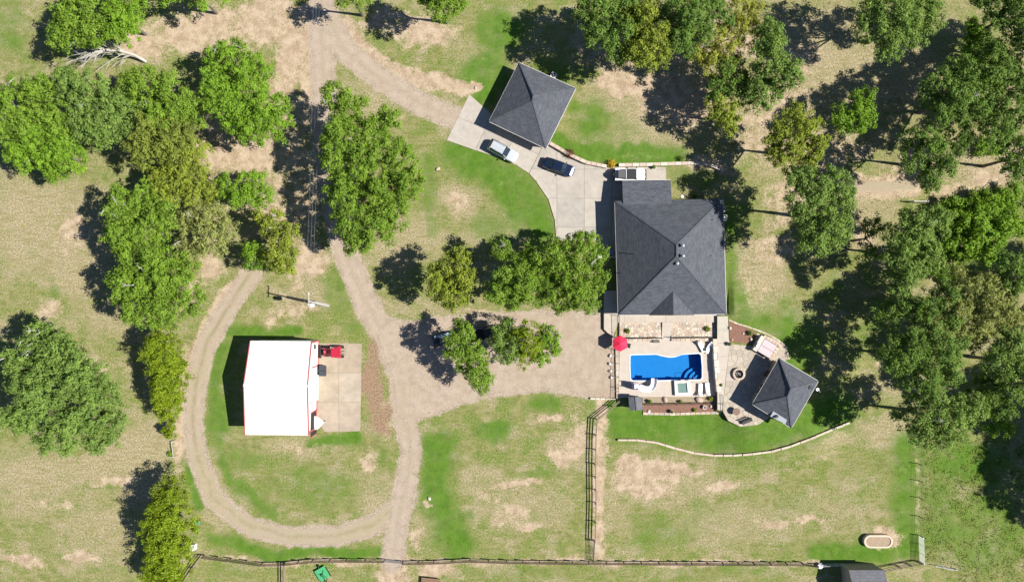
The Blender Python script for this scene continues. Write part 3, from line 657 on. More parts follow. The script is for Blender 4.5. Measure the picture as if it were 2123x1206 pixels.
# ---------------------------------------------------------------- materials for built things
def shingle_material(name, c1, c2, sx=.5, sy=.2):
    m = bpy.data.materials.new(name); m.use_nodes = True
    t = m.node_tree; N = t.nodes; L = t.links; b = N['Principled BSDF']; b.inputs['Roughness'].default_value = .85; b.inputs['Specular IOR Level'].default_value = .25
    uv = N.new('ShaderNodeUVMap'); br = N.new('ShaderNodeTexBrick')
    br.inputs['Color1'].default_value = (*c1, 1); br.inputs['Color2'].default_value = (*c2, 1); br.inputs['Mortar'].default_value = (*[c * .55 for c in c1], 1)
    br.inputs['Scale'].default_value = 1; br.inputs['Brick Width'].default_value = sx; br.inputs['Row Height'].default_value = sy; br.inputs['Mortar Size'].default_value = .018; br.inputs['Bias'].default_value = 0
    L.new(uv.outputs[0], br.inputs['Vector'])
    g = N.new('ShaderNodeNewGeometry'); n = N.new('ShaderNodeTexNoise'); n.inputs['Scale'].default_value = 1.1; n.inputs['Detail'].default_value = 8; L.new(g.outputs['Position'], n.inputs['Vector'])
    r = N.new('ShaderNodeMapRange'); r.inputs[1].default_value = .3; r.inputs[2].default_value = .7; r.inputs[3].default_value = .9; r.inputs[4].default_value = 1.1; L.new(n.outputs['Fac'], r.inputs[0])
    mx = N.new('ShaderNodeMix'); mx.data_type = 'RGBA'; mx.blend_type = 'MULTIPLY'; mx.inputs[0].default_value = 1
    L.new(br.outputs['Color'], mx.inputs[6]); L.new(r.outputs[0], mx.inputs[7]); L.new(mx.outputs[2], b.inputs['Base Color'])
    bp = N.new('ShaderNodeBump'); bp.inputs['Strength'].default_value = .6; bp.inputs['Distance'].default_value = .02; L.new(br.outputs['Fac'], bp.inputs['Height']); bp.invert = True; L.new(bp.outputs[0], b.inputs['Normal'])
    return m
M_SHING = shingle_material('shingles', (.074, .081, .098), (.108, .116, .136))
M_SHING2 = shingle_material('shingles_grey', (.13, .135, .15), (.17, .172, .19))
M_TRIM = mat('trim_white', (.62, .60, .56), .6, .06)
M_BRICK = mat('house_wall', (.34, .28, .22), .9, .15, 3, .2)
M_DARK = mat('dark_metal', (.02, .02, .022), .5)
M_BLACK = mat('black_paint', (.012, .012, .014), .35)
M_GLASS = mat('window_glass', (.02, .03, .04), .05, spec=.8)
M_GALV = mat('galvanised', (.52, .53, .54), .4, .12, 8, metal=.4)
M_WHITE = mat('white_plastic', (.80, .80, .80), .45, .03)
M_CONC = mat('concrete', (.385, .350, .305), .9, .17, .45, .25)
M_CONCB = mat('concrete_apron', (.37, .305, .235), .9, .2, .5, .25)
M_CONCP = mat('pool_concrete', (.46, .405, .345), .9, .07, 1.2, .15)
M_BED = mat('joint_sand', (.16, .135, .105), 1, .2, 3)
STONES = [mat('sandstone%d' % i, c, .9, .14, 3, .35) for i, c in enumerate([(.52, .45, .35), (.46, .37, .28), (.56, .50, .42), (.43, .33, .26), (.50, .40, .33), (.38, .33, .28)])]
PATIO = [mat('patio_stone%d' % i, c, .9, .12, 2, .3) for i, c in enumerate([(.42, .365, .29), (.40, .345, .275), (.44, .385, .315), (.37, .325, .265)])]
M_MULCH = mat('red_mulch', (.17, .085, .060), 1, .35, 5, .8, col2=(.27, .155, .115))
M_ROOFW = mat('white_metal_roof', (.70, .69, .67), .45, .05, .5)
M_RED = mat('barn_red', (.42, .085, .085), .5, .08)
M_BARNW = mat('barn_siding', (.80, .79, .77), .5, .03)

def bmesh_uv(o, axes_fn):
    me = o.data; uvl = me.uv_layers.new(name='UVMap')
    for p in me.polygons:
        n = p.normal; u = Vector((-n.y, n.x, 0))
        if u.length < 1e-4: u = Vector((1, 0, 0))
        u.normalize(); v = n.cross(u)
        for li in p.loop_indices:
            co = me.vertices[me.loops[li].vertex_index].co; uvl.data[li].uv = (co.dot(u), co.dot(v))
def roof_obj(name, faces, material, parent, thick=.14):
    """faces: list of polygons of Vectors (world); gives the sheet a thickness"""
    mb = MB()
    key = {}
    def vid(p):
        k = (round(p[0], 3), round(p[1], 3), round(p[2], 3))
        if k not in key: key[k] = len(mb.v); mb.v.append(tuple(p))
        return key[k]
    for f in faces: mb.f.append(tuple(vid(p) for p in f))
    top = list(mb.f); n = len(mb.v)
    edges = {}
    for f in top:
        for a, b in zip(f, f[1:] + f[:1]): edges[(a, b)] = 1
    mb.v += [(x, y, z - thick) for x, y, z in mb.v]
    mb.f += [tuple(i + n for i in f[::-1]) for f in top]
    for a, b in edges:
        if (b, a) not in edges: mb.f.append((b, a, a + n, b + n))
    o = obj(name, mb, material, parent); bmesh_uv(o, None); return o
def ccw(f):
    n = Vector((0, 0, 0))
    for i in range(1, len(f) - 1): n += (f[i] - f[0]).cross(f[i + 1] - f[0])
    return list(f) if n.z > 0 else list(f)[::-1]
def strip_cap(a, b, parent, m=M_SHING, wdt=.2):
    mb = MB(); mb.bar(a + Vector((0, 0, .005)), b + Vector((0, 0, .005)), wdt, .04); o = obj('ridge_cap', mb, m, parent); bmesh_uv(o, None)
def wall_poly(poly, z0, z1, parent, m, name='wall'):
    return obj(name, MB().prism(poly, z0, z1), m, parent)
def inset(poly, d):
    n = len(poly); cx = sum(p[0] for p in poly) / n; cy = sum(p[1] for p in poly) / n; out = []
    for x, y in poly:
        L = math.hypot(x - cx, y - cy); out.append((cx + (x - cx) * (L - d * 1.41) / L, cy + (y - cy) * (L - d * 1.41) / L))
    return out
def opening(parent, a, b, t0, t1, z0, z1, kind, out):
    """window or door on the wall line a-b (xy), between fractions t0..t1; out = outward unit normal"""
    a, b, out = Vector(a), Vector(b), Vector(out)
    p0 = a.lerp(b, t0); p1 = a.lerp(b, t1); c = (p0 + p1) / 2; L = (p1 - p0).length; rz = math.atan2((p1 - p0).y, (p1 - p0).x)
    q = c + out * .04
    mb = MB().box((q.x, q.y, (z0 + z1) / 2), (L, .1, z1 - z0), rz)
    o = obj(kind, mb, {'window': M_TRIM, 'door': M_BRICKD, 'garage_door': M_TRIM}[kind], parent)
    q = c + out * .07
    if kind == 'window':
        for s in (-1, 1):
            d = (p1 - p0).normalized() * (L * .25 * s)
            obj('pane', MB().box((q.x + d.x, q.y + d.y, (z0 + z1) / 2), (L * .42, .1, (z1 - z0) * .86), rz), M_GLASS, o)
    elif kind == 'garage_door':
        for k in range(4):
            h = (z1 - z0) / 4; obj('panel', MB().box((q.x, q.y, z0 + h * (k + .5)), (L * .96, .07, h * .9), rz), M_TRIM, o)
    else:
        obj('handle', MB().box((q.x + (p1 - p0).x * .38, q.y + (p1 - p0).y * .38, z0 + 1), (.05, .16, .12), rz), M_GALV, o)
    return o
M_BRICKD = mat('door_brown', (.11, .06, .035), .5, .1)

# ---------------------------------------------------------------- main house
def vent_turbine(px, py, z, T):
    p = P(px, py, z); mb = MB()
    mb.cyl((p.x, p.y), .11, z - .45, z + .12, 10)
    mv = mat('vent_metal', (.30, .31, .33), .45, metal=.3)
    v = obj('roof_vent', mb, mv, T)
    obj('turbine', MB().lathe((p.x, p.y, z + .1), [(.12, 0), (.25, .08), (.28, .2), (.2, .34), (.04, .4)], 14), mv, v)
def pipe(px, py, z, T):
    p = P(px, py, z); obj('vent_pipe', MB().cyl((p.x, p.y), .06, z - .4, z + .35, 8), M_DARK, T)
ZE, ZR = 2.75, 7.6
hc = P(1390, 532); H_ = thing('main_house', 'main house with large charcoal hip roof and roof turbines beside the pool', 'house', (hc.x, hc.y, 0))
A = P(1275, 417, ZE); B = P(1499, 412, ZE); Cc = P(1506, 651, ZE); D = P(1282, 653, ZE)
R1 = P(1403, 507, ZR); R2 = P(1403, 531, ZR)
W1 = P(1290, 374, ZE - .15); W2 = P(1390, 373, ZE - .15)
def on_plane(p0, p1, p2, xy):
    n = (p1 - p0).cross(p2 - p0); return Vector((xy[0], xy[1], p0.z - (n.x * (xy[0] - p0.x) + n.y * (xy[1] - p0.y)) / n.z))
# the wing is a low-pitched extension of the north slope
I1 = on_plane(A, B, R1, P(1292, 424, ZE + .3).xy); I2 = on_plane(A, B, R1, P(1393, 424, ZE + .3).xy)
Ea = A.lerp(B, (I1.x - A.x) / (B.x - A.x)); Eb = A.lerp(B, (I2.x - A.x) / (B.x - A.x))
main_faces = [ccw([A, D, R2, R1]), ccw([A, R1, I1, Ea]), ccw([R1, I2, I1]), ccw([R1, B, Eb, I2]), ccw([B, R1, R2, Cc]), ccw([D, Cc, R2])]
rf = roof_obj('roof', main_faces, M_SHING, H_)
w2 = roof_obj('wing_roof', [ccw([W1, W2, I2, I1])], M_SHING, H_)
for a, b in ((A, R1), (B, R1), (Cc, R2), (D, R2), (R1, R2)): strip_cap(a, b, H_)
fp = inset([tuple(v.xy) for v in (A, B, Cc, D)], .5)
wl = wall_poly(fp, -.1, ZE + .1, H_, M_BRICK)
wall_poly([(W1.x + .4, W1.y - .4), (W2.x - .4, W2.y - .4), (W2.x - .4, fp[1][1] - .3), (W1.x + .4, fp[0][1] - .3)], -.1, ZE - .35, H_, M_BRICK, 'wing_wall')
# cross gable on the south slope
GZ = ZE + 1.9
g0 = P(1395, 604, 4.72); g1 = P(1396, 653.5, 4.72); gl = P(1347, 653.5, ZE + .02); gr = P(1440, 653.0, ZE + .02)
def lift(v): return Vector((v.x, v.y, v.z + .05))
roof_obj('gable_roof', [ccw([lift(g0), lift(gl), lift(g1)]), ccw([lift(g0), lift(g1), lift(gr)])], M_SHING, H_, .1)
obj('gable_wall', MB().add([(gl.x + .2, gl.y + .12, ZE - .05), (gr.x - .2, gr.y + .12, ZE - .05), (g1.x, g1.y + .12, g1.z - .12)], [(0, 1, 2)]), M_BRICK, H_)
for px, py, z in ((1414.5, 509, 7.45), (1415, 530.5, 7.45), (1403, 546, 7.0)): vent_turbine(px, py, z, H_)
for px, py, z in ((1313, 526, 4.5), (1288, 566, 3.5), (1477, 456, 4.0), (1474, 530, 4.1)): pipe(px, py, z, H_)
for a, b in ((A, D), (D, Cc), (B, Cc), (W1, W2)):
    obj('gutter', MB().bar(a + Vector((0, 0, -.1)), b + Vector((0, 0, -.1)), .13, .12), M_TRIM, H_)
fA, fB, fC, fD = fp
for t in (.12, .42): opening(H_, fA, fD, t, t + .18, .05, 2.25, 'garage_door', (-1, 0))
opening(H_, fD, fC, .08, .2, 1.2, 2.4, 'window', (0, -1)); opening(H_, fD, fC, .3, .36, .55, 2.5, 'door', (0, -1)); opening(H_, fD, fC, .45, .6, 1.2, 2.4, 'window', (0, -1)); opening(H_, fD, fC, .75, .9, 1.2, 2.4, 'window', (0, -1))
for t in (.15, .4, .65): opening(H_, fC, fB, t, t + .1, 1.1, 2.3, 'window', (1, 0))
for t in (.55, .75): opening(H_, fA, fB, t, t + .1, 1.1, 2.3, 'window', (0, 1))

def hip_building(name, label, cat, cor, ridge, ze, zr, gz, m=M_SHING, group=None):
    cs = [P(x, y, ze) for x, y in cor]; rs = [P(x, y, zr) for x, y in ridge]
    c = sum(cs, Vector()) / 4
    T = thing(name, label, cat, (c.x, c.y, gz), group=group)
    # cs order: n, e, s, w; ridge[0] serves n-e..., ridge[1] serves s
    n, e, s_, w_ = cs; a, b = rs
    roof_obj('roof', [ccw([n, e, a]), ccw([e, s_, b, a]), ccw([s_, w_, b]), ccw([w_, n, a, b])], m, T)
    for p, q in ((n, a), (e, a), (s_, b), (w_, b), (a, b)): strip_cap(p, q, T, m)
    f = inset([tuple(v.xy) for v in cs], .45)
    wall_poly(f, gz - .1, ze + .08, T, M_BRICK)
    for i in range(4):
        p, q = cs[i], cs[(i + 1) % 4]
        obj('gutter', MB().bar(p + Vector((0, 0, -.1)), q + Vector((0, 0, -.1)), .12, .12), M_TRIM, T)
    return T, f
GR, gf = hip_building('garage', 'detached garage with square charcoal hip roof by the driveway entrance', 'garage', [(1076, 130), (1194, 183), (1132, 308), (1014, 252)], [(1106, 198), (1104, 210)], 2.5, 5.2, 0)
def outn(a, b, c):
    d = Vector((b[1] - a[1], -(b[0] - a[0]))).normalized(); m = Vector(((a[0] + b[0]) / 2 - c[0], (a[1] + b[1]) / 2 - c[1])); return tuple(d if d.dot(m) > 0 else -d)
gcx = (sum(p[0] for p in gf) / 4, sum(p[1] for p in gf) / 4)
for t in (.08, .54): opening(GR, gf[3], gf[2], t, t + .38, .05, 2.2, 'garage_door', outn(gf[3], gf[2], gcx))
opening(GR, gf[0], gf[3], .3, .42, 1.0, 2.0, 'window', outn(gf[0], gf[3], gcx)); opening(GR, gf[0], gf[1], .4, .5, .05, 2.05, 'door', outn(gf[0], gf[1], gcx))
CB, cf = hip_building('pool_cabin', 'pool cabin with rotated grey hip roof and white roof panel', 'cabin', [(1616, 742), (1697, 790), (1641, 887), (1560, 838)], [(1640, 806), (1633, 822)], PZ + 2.7, PZ + 4.9, PZ)
ccx = (sum(p[0] for p in cf) / 4, sum(p[1] for p in cf) / 4)
opening(CB, cf[0], cf[3], .25, .4, PZ + .05, PZ + 2.1, 'door', outn(cf[0], cf[3], ccx)); opening(CB, cf[0], cf[3], .55, .8, PZ + .9, PZ + 2.1, 'window', outn(cf[0], cf[3], ccx))
# small lean-to roof with a pale panel on its south corner
def cabin_extras():
    q = [P(1597, 853, 2.75), P(1604, 846, 3.05), P(1636, 864, 3.05), P(1630, 877, 2.75)]
    q = [P(1596, 862, 3.66), P(1603, 850, 3.86), P(1632, 866, 3.86), P(1627, 878, 3.66)]
    roof_obj('roof_panel', [ccw([v + Vector((0, 0, .22)) for v in q])], mat('pale_panel', (.36, .37, .40), .5, .05), CB, .06)
    p = P(1610, 863, 4.1); obj('panel_vent', MB().box((p.x, p.y, 4.1), (.45, .28, .3), .5), M_DARK, CB)
    p = P(1681, 803, 4.3); obj('roof_vent', MB().cyl((p.x, p.y), .26, 3.8, 4.35, 12), M_DARK, CB)
    p = P(1695, 807, 3.7); mb = MB(); mb.lathe((p.x, p.y, 3.6), [(.04, 0), (.18, .05), (.24, .14)], 14); obj('dish', mb, M_WHITE, CB)
    obj('dish_arm', MB().tube([(p.x - .6, p.y + .1, 3.5), (p.x, p.y, 3.62), (p.x + .3, p.y - .35, 3.95)], .035, 6), M_WHITE, CB)
cabin_extras()

# ---------------------------------------------------------------- barn
def barn():
    ze, zr = 4.2, 5.5
    NW, NE, SE, SW = P(519, 706, ze), P(646, 707, ze), P(640, 902, ze), P(508, 901, ze)
    RW, RE = P(505, 798, zr), P(637.5, 800, zr)
    c = (NW + NE + SE + SW) / 4
    T = thing('metal_barn', 'white metal barn with red trim beside the loop lane', 'barn', (c.x, c.y, 0))
    for nm, f in (('n', [NW, NE, RE, RW]), ('s', [SW, SE, RE, RW])):
        r = roof_obj('roof', [ccw(f)], M_ROOFW, T, .08)
        a0, a1, b0, b1 = f[0], f[1], f[3], f[2]
        mb = MB()
        for k in range(1, 28):
            t = k / 28; u = a0.lerp(a1, t); v = b0.lerp(b1, t); mb.bar(u + Vector((0, 0, .02)), v + Vector((0, 0, .02)), .06, .035)
        o = obj('roof_ribs', mb, M_ROOFW, r)
    obj('ridge_cap', MB().bar(RW + Vector((0, 0, .05)), RE + Vector((0, 0, .05)), .4, .05), M_ROOFW, T)
    for a, b in ((NW, RW), (RW, SW), (NE, RE), (RE, SE)):
        obj('rake_trim', MB().bar(a + Vector((0, 0, -.02)), b + Vector((0, 0, -.04)), .11, .18), M_RED, T)
    i = .25
    xW, xE = (NW.x + SW.x) / 2 + .35, (NE.x + SE.x) / 2 - .1
    yN, yS = NW.y - i, SW.y + i
    ym = RW.y
    sk = (SW.x - NW.x) / (SW.y - NW.y)
    def X(x, y): return x + (y - ym) * (NE.x - SE.x) / (NE.y - SE.y)
    # side walls
    obj('wall', MB().bar((X(xW, yN), yN, 2.05), (X(xE, yN), yN, 2.05), .15, 4.1), M_BARNW, T)
    obj('wall', MB().bar((X(xW, yS), yS, 2.05), (X(xE, yS), yS, 2.05), .15, 4.1), M_BARNW, T)
    def gable(x):
        mb = MB(); y = [yN, yS]
        pts = [(X(x, yN), yN, 0), (X(x, yS), yS, 0), (X(x, yS), yS, ze - .1), (X(x, ym), ym, zr - .12), (X(x, yN), yN, ze - .1)]
        mb.add(pts + [(p[0] - .15, p[1], p[2]) for p in pts], [(0, 1, 2, 3, 4), (9, 8, 7, 6, 5), (0, 5, 6, 1), (1, 6, 7, 2), (2, 7, 8, 3), (3, 8, 9, 4), (4, 9, 5, 0)])
        return mb
    obj('wall', gable(xW), M_BARNW, T); obj('wall', gable(xE), M_BARNW, T)
    # east front: trims, big door, boat bay
    def onE(y, z, d=.05): return (X(xE, y) + d, y, z)
    yy = lambda py: -(py - CY) * S
    obj('corner_trim', MB().bar(onE(yN - .05, 0), onE(yN - .05, 4), .2, .2), M_RED, T); obj('corner_trim', MB().bar(onE(yS + .05, 0), onE(yS + .05, 4), .2, .2), M_RED, T)
    y0, y1 = yy(757), yy(828)
    d = obj('sliding_door', MB().box((X(xE, (y0 + y1) / 2) + .1, (y0 + y1) / 2, 1.75), (.08, abs(y1 - y0), 3.4), -.05 if False else 0), mat('door_panel', (.72, .76, .78), .4, .03), T)
    obj('handle', MB().box((X(xE, yy(795)) + .17, yy(795), 1.2), (.06, .35, .12)), M_DARK, d)
    for y in (y0, y1): obj('door_trim', MB().bar(onE(y, 0, .12), onE(y, 3.5, .12), .1, .14), M_RED if y == y0 else M_DARK, T)
    obj('base_trim', MB().bar(onE(yN, .15, .03), onE(yS, .15, .03), .1, .3), M_RED, T)
    yb0, yb1 = yy(848), yy(897)
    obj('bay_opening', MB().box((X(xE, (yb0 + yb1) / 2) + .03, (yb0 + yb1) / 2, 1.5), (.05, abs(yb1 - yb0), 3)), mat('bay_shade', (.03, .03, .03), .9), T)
    for y in (yb0, yb1): obj('door_trim', MB().bar(onE(y, 0, .1), onE(y, 3.2, .1), .1, .14), M_RED, T)
    mb = MB(); mb.lathe((0, 0, 0), [(.05, .01), (.3, .01), (.34, .05), (.3, .09), (.08, .09)], 14)
    w_ = thing('wall_hose', 'coiled hose hung high on the barn end wall', 'hose', (X(xE, yy(716)) + .1, yy(716), 2.4)); w_.rotation_euler = (0, math.radians(90), 0)
    hb = MB()
    for k in range(3):
        pts = [(math.cos(a) * (.34 - .05 * k), math.sin(a) * (.34 - .05 * k), .05 + .03 * k) for a in np.linspace(0, 6.3, 22)]; hb.tube(pts, .03, 6)
    obj('coil', hb, mat('hose_green', (.05, .06, .03), .6), w_, world=False); obj('bracket', MB().box((0, 0, .02), (.3, .12, .12)), M_DARK, w_, world=False)
    for y, nm in ((yN - 2, 'window'),):
        pass
    # boat poking out of the bay
    bx, by = X(xE, (yb0 + yb1) / 2) + .25, yy(873)
    Bt = thing('boat', 'white boat bow poking out of the barn bay', 'boat', (bx, by, 0))
    hull = MB(); st = [(-1.4, 1.05, .75), (-.4, 1.05, .75), (.2, .98, .8), (.6, .72, .85), (.95, .34, .9), (1.15, .04, .92)]
    vs = []; 
    for x, hw, z in st: vs += [(x, -hw, z + .45), (x, -hw * .7, z - .35), (x, 0, z - .5), (x, hw * .7, z - .35), (x, hw, z + .45), (x, 0, z + .55)]
    fs = [(6 * i + k, 6 * i + (k + 1) % 6, 6 * (i + 1) + (k + 1) % 6, 6 * (i + 1) + k) for i in range(len(st) - 1) for k in range(6)] + [tuple(range(6)), tuple(6 * (len(st) - 1) + k for k in range(6))[::-1]]
    obj('hull', hull.add(vs, fs), M_WHITE, Bt, world=False, smooth_=False)
    tr = thing('boat_trailer', 'galvanised trailer tongue under the white boat bow', 'trailer', (bx, by, 0))
    obj('tongue', MB().tube([(-.6, -.6, .3), (1.0, 0, .32), (1.35, 0, .34)], .05, 6).tube([(-.6, .6, .3), (1.0, 0, .32)], .05, 6), M_GALV, tr, world=False)
    obj('jack', MB().cyl((1.05, .12), .05, .0, .75, 8), M_DARK, tr, world=False); obj('winch_post', MB().bar((.92, 0, .3), (.8, 0, 1.0), .1, .1), M_GALV, tr, world=False)
barn()

# ---------------------------------------------------------------- small roofed sheds
def gable_shed(name, label, cor, ze, zr, gz=0, m=M_SHING, ridge='ns', wallm=M_BRICK):
    cs = [P(x, y, ze) for x, y in cor]          # nw, ne, se, sw
    c = sum(cs, Vector()) / 4; T = thing(name, label, 'shed', (c.x, c.y, gz))
    nw, ne, se, sw = cs
    if ridge == 'ns': r0 = (nw + ne) / 2; r1 = (sw + se) / 2
    else: r0 = (nw + sw) / 2; r1 = (ne + se) / 2
    r0 = Vector((r0.x, r0.y, zr)); r1 = Vector((r1.x, r1.y, zr))
    fs = [ccw([nw, r0, r1, sw]), ccw([ne, r0, r1, se])] if ridge == 'ns' else [ccw([nw, ne, r1, r0]), ccw([sw, se, r1, r0])]
    roof_obj('roof', fs, m, T, .08); strip_cap(r0, r1, T, m, .18)
    f = inset([tuple(v.xy) for v in cs], .15); wall_poly(f, gz, ze - .02, T, wallm)
    a, b = f[3], f[2]; 
    obj('door', MB().box(((a[0] + b[0]) / 2, a[1] - .02, gz + .85), (.7, .06, 1.6)), M_TRIM, T)
    ends = ([nw, ne, r0], [sw, se, r1]) if ridge == 'ns' else ([nw, sw, r0], [ne, se, r1])
    for tri in ends:
        k = [v.lerp(Vector((c.x, c.y, v.z)), .1) for v in tri]; obj('gable_wall', MB().add([tuple(v + Vector((0, 0, -.08))) for v in k], [(0, 1, 2)]), wallm, T)
    return T
gable_shed('pump_shed', 'small grey roofed pump shed at the pool deck corner', [(1303, 822), (1330, 822), (1333, 849), (1305, 850)], 1.75, 2.15, m=M_SHING2, wallm=mat('shed_wall', (.10, .105, .12), .8, .1))
gable_shed('field_shed', 'grey roofed shed cut by the bottom edge near the paddock gate', [(1760, 1181), (1834, 1181), (1842, 1262), (1768, 1262)], 3.0, 4.0, m=M_SHING2, ridge='ew')

# ---------------------------------------------------------------- paving
def clip_half(poly, nx, ny, d):
    out = []; n = len(poly)
    for i in range(n):
        a, b = poly[i], poly[(i + 1) % n]; fa = a[0] * nx + a[1] * ny - d; fb = b[0] * nx + b[1] * ny - d
        if fa <= 0: out.append(a)
        if (fa < 0) != (fb < 0) and abs(fa - fb) > 1e-9:
            t = fa / (fa - fb); out.append((a[0] + (b[0] - a[0]) * t, a[1] + (b[1] - a[1]) * t))
    return out
def area(p): return abs(sum(p[i][0] * p[(i + 1) % len(p)][1] - p[(i + 1) % len(p)][0] * p[i][1] for i in range(len(p)))) / 2
def shrink(p, d):
    n = len(p); cx = sum(q[0] for q in p) / n; cy = sum(q[1] for q in p) / n; o = []
    for x, y in p:
        L = math.hypot(x - cx, y - cy) or 1; o.append((cx + (x - cx) * max(.2, 1 - d / L), cy + (y - cy) * max(.2, 1 - d / L)))
    return o
def slabs(name, poly_px, cell, rot, z0, z1, mats_, gap=.018, label=None):
    poly = pxy(poly_px, z1)
    base = struct(obj(name, MB().prism(poly, z0, z1 - .03), M_BED))
    cr, sr = math.cos(rot), math.sin(rot)
    us = [x * cr + y * sr for x, y in poly]; vs_ = [-x * sr + y * cr for x, y in poly]
    nu = max(1, round((max(us) - min(us)) / cell)); nv = max(1, round((max(vs_) - min(vs_)) / cell))
    du = (max(us) - min(us)) / nu; dv = (max(vs_) - min(vs_)) / nv
    for i in range(nu):
        for j in range(nv):
            u0, v0 = min(us) + i * du, min(vs_) + j * dv
            p = poly
            for nx, ny, d in ((cr, sr, u0 + du - gap), (-cr, -sr, -(u0 + gap)), (-sr, cr, v0 + dv - gap), (sr, -cr, -(v0 + gap))):
                p = clip_half(p, nx, ny, d)
                if len(p) < 3: break
            if len(p) < 3 or area(p) < .15: continue
            q = [p[0]]
            for a in p[1:]:
                if math.hypot(a[0] - q[-1][0], a[1] - q[-1][1]) > .02: q.append(a)
            if len(q) < 3: continue
            obj('slab', MB().prism(q, z0, z1 + random.uniform(-.004, .004)), random.choice(mats_), base)
    return base
def flagstones(name, poly_px, n, z0, z1, mats_, parent=None, pname='flagstone', jit=.012, seed=1, elong=1.0):
    poly = pxy(poly_px, z1)
    if parent is None: parent = struct(obj(name, MB().prism(poly, z0, z1 - .025), mat('patio_joint', (.30, .25, .195), 1, .2, 3)))
    r = random.Random(seed); xs_ = [p[0] for p in poly]; ys_ = [p[1] for p in poly]; pts = []
    PX_, PY_ = np.array(0), np.array(0)
    tries = 0
    while len(pts) < n and tries < 9000:
        tries += 1; x, y = r.uniform(min(xs_), max(xs_)), r.uniform(min(ys_), max(ys_))
        if not in_poly(np.array([x]), np.array([y]), poly)[0]: continue
        md = .72 * math.sqrt(area(poly) / n)
        if all(math.hypot(x - a, y - b) > md for a, b in pts): pts.append((x, y))
    for i, (x, y) in enumerate(pts):
        R = 4.0; p = poly
        for k, (a, b) in enumerate(pts):
            if k == i or abs(a - x) > R or abs(b - y) > R: continue
            nx, ny = a - x, b - y; L = math.hypot(nx, ny); p = clip_half(p, nx / L, ny / L, ((a + x) / 2 * nx + (b + y) / 2 * ny) / L - .012)
            if len(p) < 3: break
        if len(p) < 3 or area(p) < .01: continue
        obj(pname, MB().prism(p, z0, z1 + r.uniform(-jit, jit), .012), r.choice(mats_), parent)
    return parent
CONC = [M_CONC, mat('concrete_b', (.370, .337, .293), .9, .14, .8, .25), mat('concrete_c', (.40, .364, .317), .9, .12, 1.0, .25), mat('concrete_d', (.355, .328, .29), .9, .15, .9, .25)]
slabs('driveway', [(1132, 291), (1180, 316), (1215, 334), (1262, 346), (1381, 347), (1381, 385), (1300, 400), (1300, 531), (1240, 531), (1240, 497), (1155, 499), (1151, 455), (1138, 412), (1112, 374), (1098, 358)], 4.3, 0, -.1, .05, CONC)
slabs('driveway_entrance', [(973, 196), (1020, 238), (1060, 275), (1131, 290.5), (1097, 357.5), (1072, 341), (1040, 326), (990, 311), (927, 289)], 4.2, math.radians(-25), -.1, .047, CONC)
slabs('barn_apron', [(655, 711), (750, 712), (747, 893), (674, 895), (655, 868)], 4.4, 0, -.1, .05, [M_CONCB, mat('concrete_apron_b', (.38, .32, .25), .9, .2, .5, .25), mat('concrete_apron_c', (.36, .295, .22), .9, .2, .5, .25)])
# kerb along the driveway lawn
def kerb(name, pts, wdt, z0, z1, m):
    mb = MB(); ps = [P(x, y, z1) for x, y in pts]
    for a, b in zip(ps[:-1], ps[1:]):
        d = (b - a).normalized() * .03; mb.bar(Vector((a.x, a.y, (z0 + z1) / 2)) - d, Vector((b.x, b.y, (z0 + z1) / 2)) + d, wdt, z1 - z0)
    return struct(obj(name, mb, m))
kerb('kerb', [(927, 290), (990, 312), (1040, 327), (1072, 342), (1098, 359), (1112, 375), (1138, 413), (1151, 456), (1155, 499)], .14, -.05, .12, mat('kerb_stone', (.42, .37, .30), .9, .1))
# porch and walks
PORCHZ = .5
slabs('porch', [(1252, 602), (1283, 602), (1283, 640), (1500, 640), (1508, 652), (1487, 668), (1282, 668), (1270, 700), (1252, 682)], 3.2, 0, -.1, PORCHZ, [M_CONCP, mat('porch_b', (.44, .385, .32), .9, .1, 1.2, .15)], gap=.012)
slabs('garden_walk', [(1487, 655), (1509, 655), (1511, 700), (1513, 712), (1497, 850), (1487.5, 850)], 1.9, 0, .2, PZ + .03, [M_CONCP, mat('walk_b', (.43, .385, .32), .9, .1, 1.2, .15), mat('walk_c', (.45, .41, .345), .9, .1, 1.2, .15)], gap=.012)
flagstones('flagstone_bed', [(1284, 668), (1370, 668), (1371, 699), (1284, 699)], 74, -.1, .3, STONES, seed=3)
flagstones('flagstone_terrace', [(1392, 668), (1486, 668), (1486, 699), (1392, 699)], 84, -.1, .3, STONES, seed=5)
flagstones('stone_patio', [(1513, 713), (1560, 717), (1580, 735), (1612, 752), (1622, 790), (1600, 862), (1572, 880), (1535, 884), (1510, 872), (1498, 851)], 120, .3, PZ + .04, PATIO, seed=8)
flagstones('grill_pad', [(1570, 690), (1610, 704), (1630, 720), (1634, 745), (1612, 752), (1580, 735), (1560, 717)], 24, .3, PZ + .03, PATIO, seed=9)
# steps from the porch to the pool deck
st = struct(obj('pool_steps', MB().prism(pxy([(1371.5, 668), (1391.5, 668), (1391.5, 704), (1371.5, 704)]), -.1, .0), M_BED))
for k in range(4):
    y0, y1 = 668 + k * 9, 668 + (k + 1) * 9; obj('tread', MB().prism(pxy([(1371.5, y0), (1391.5, y0), (1391.5, y1 - .2), (1371.5, y1 - .2)]), 0, PORCHZ - .02 - .105 * k), M_CONCP, st)

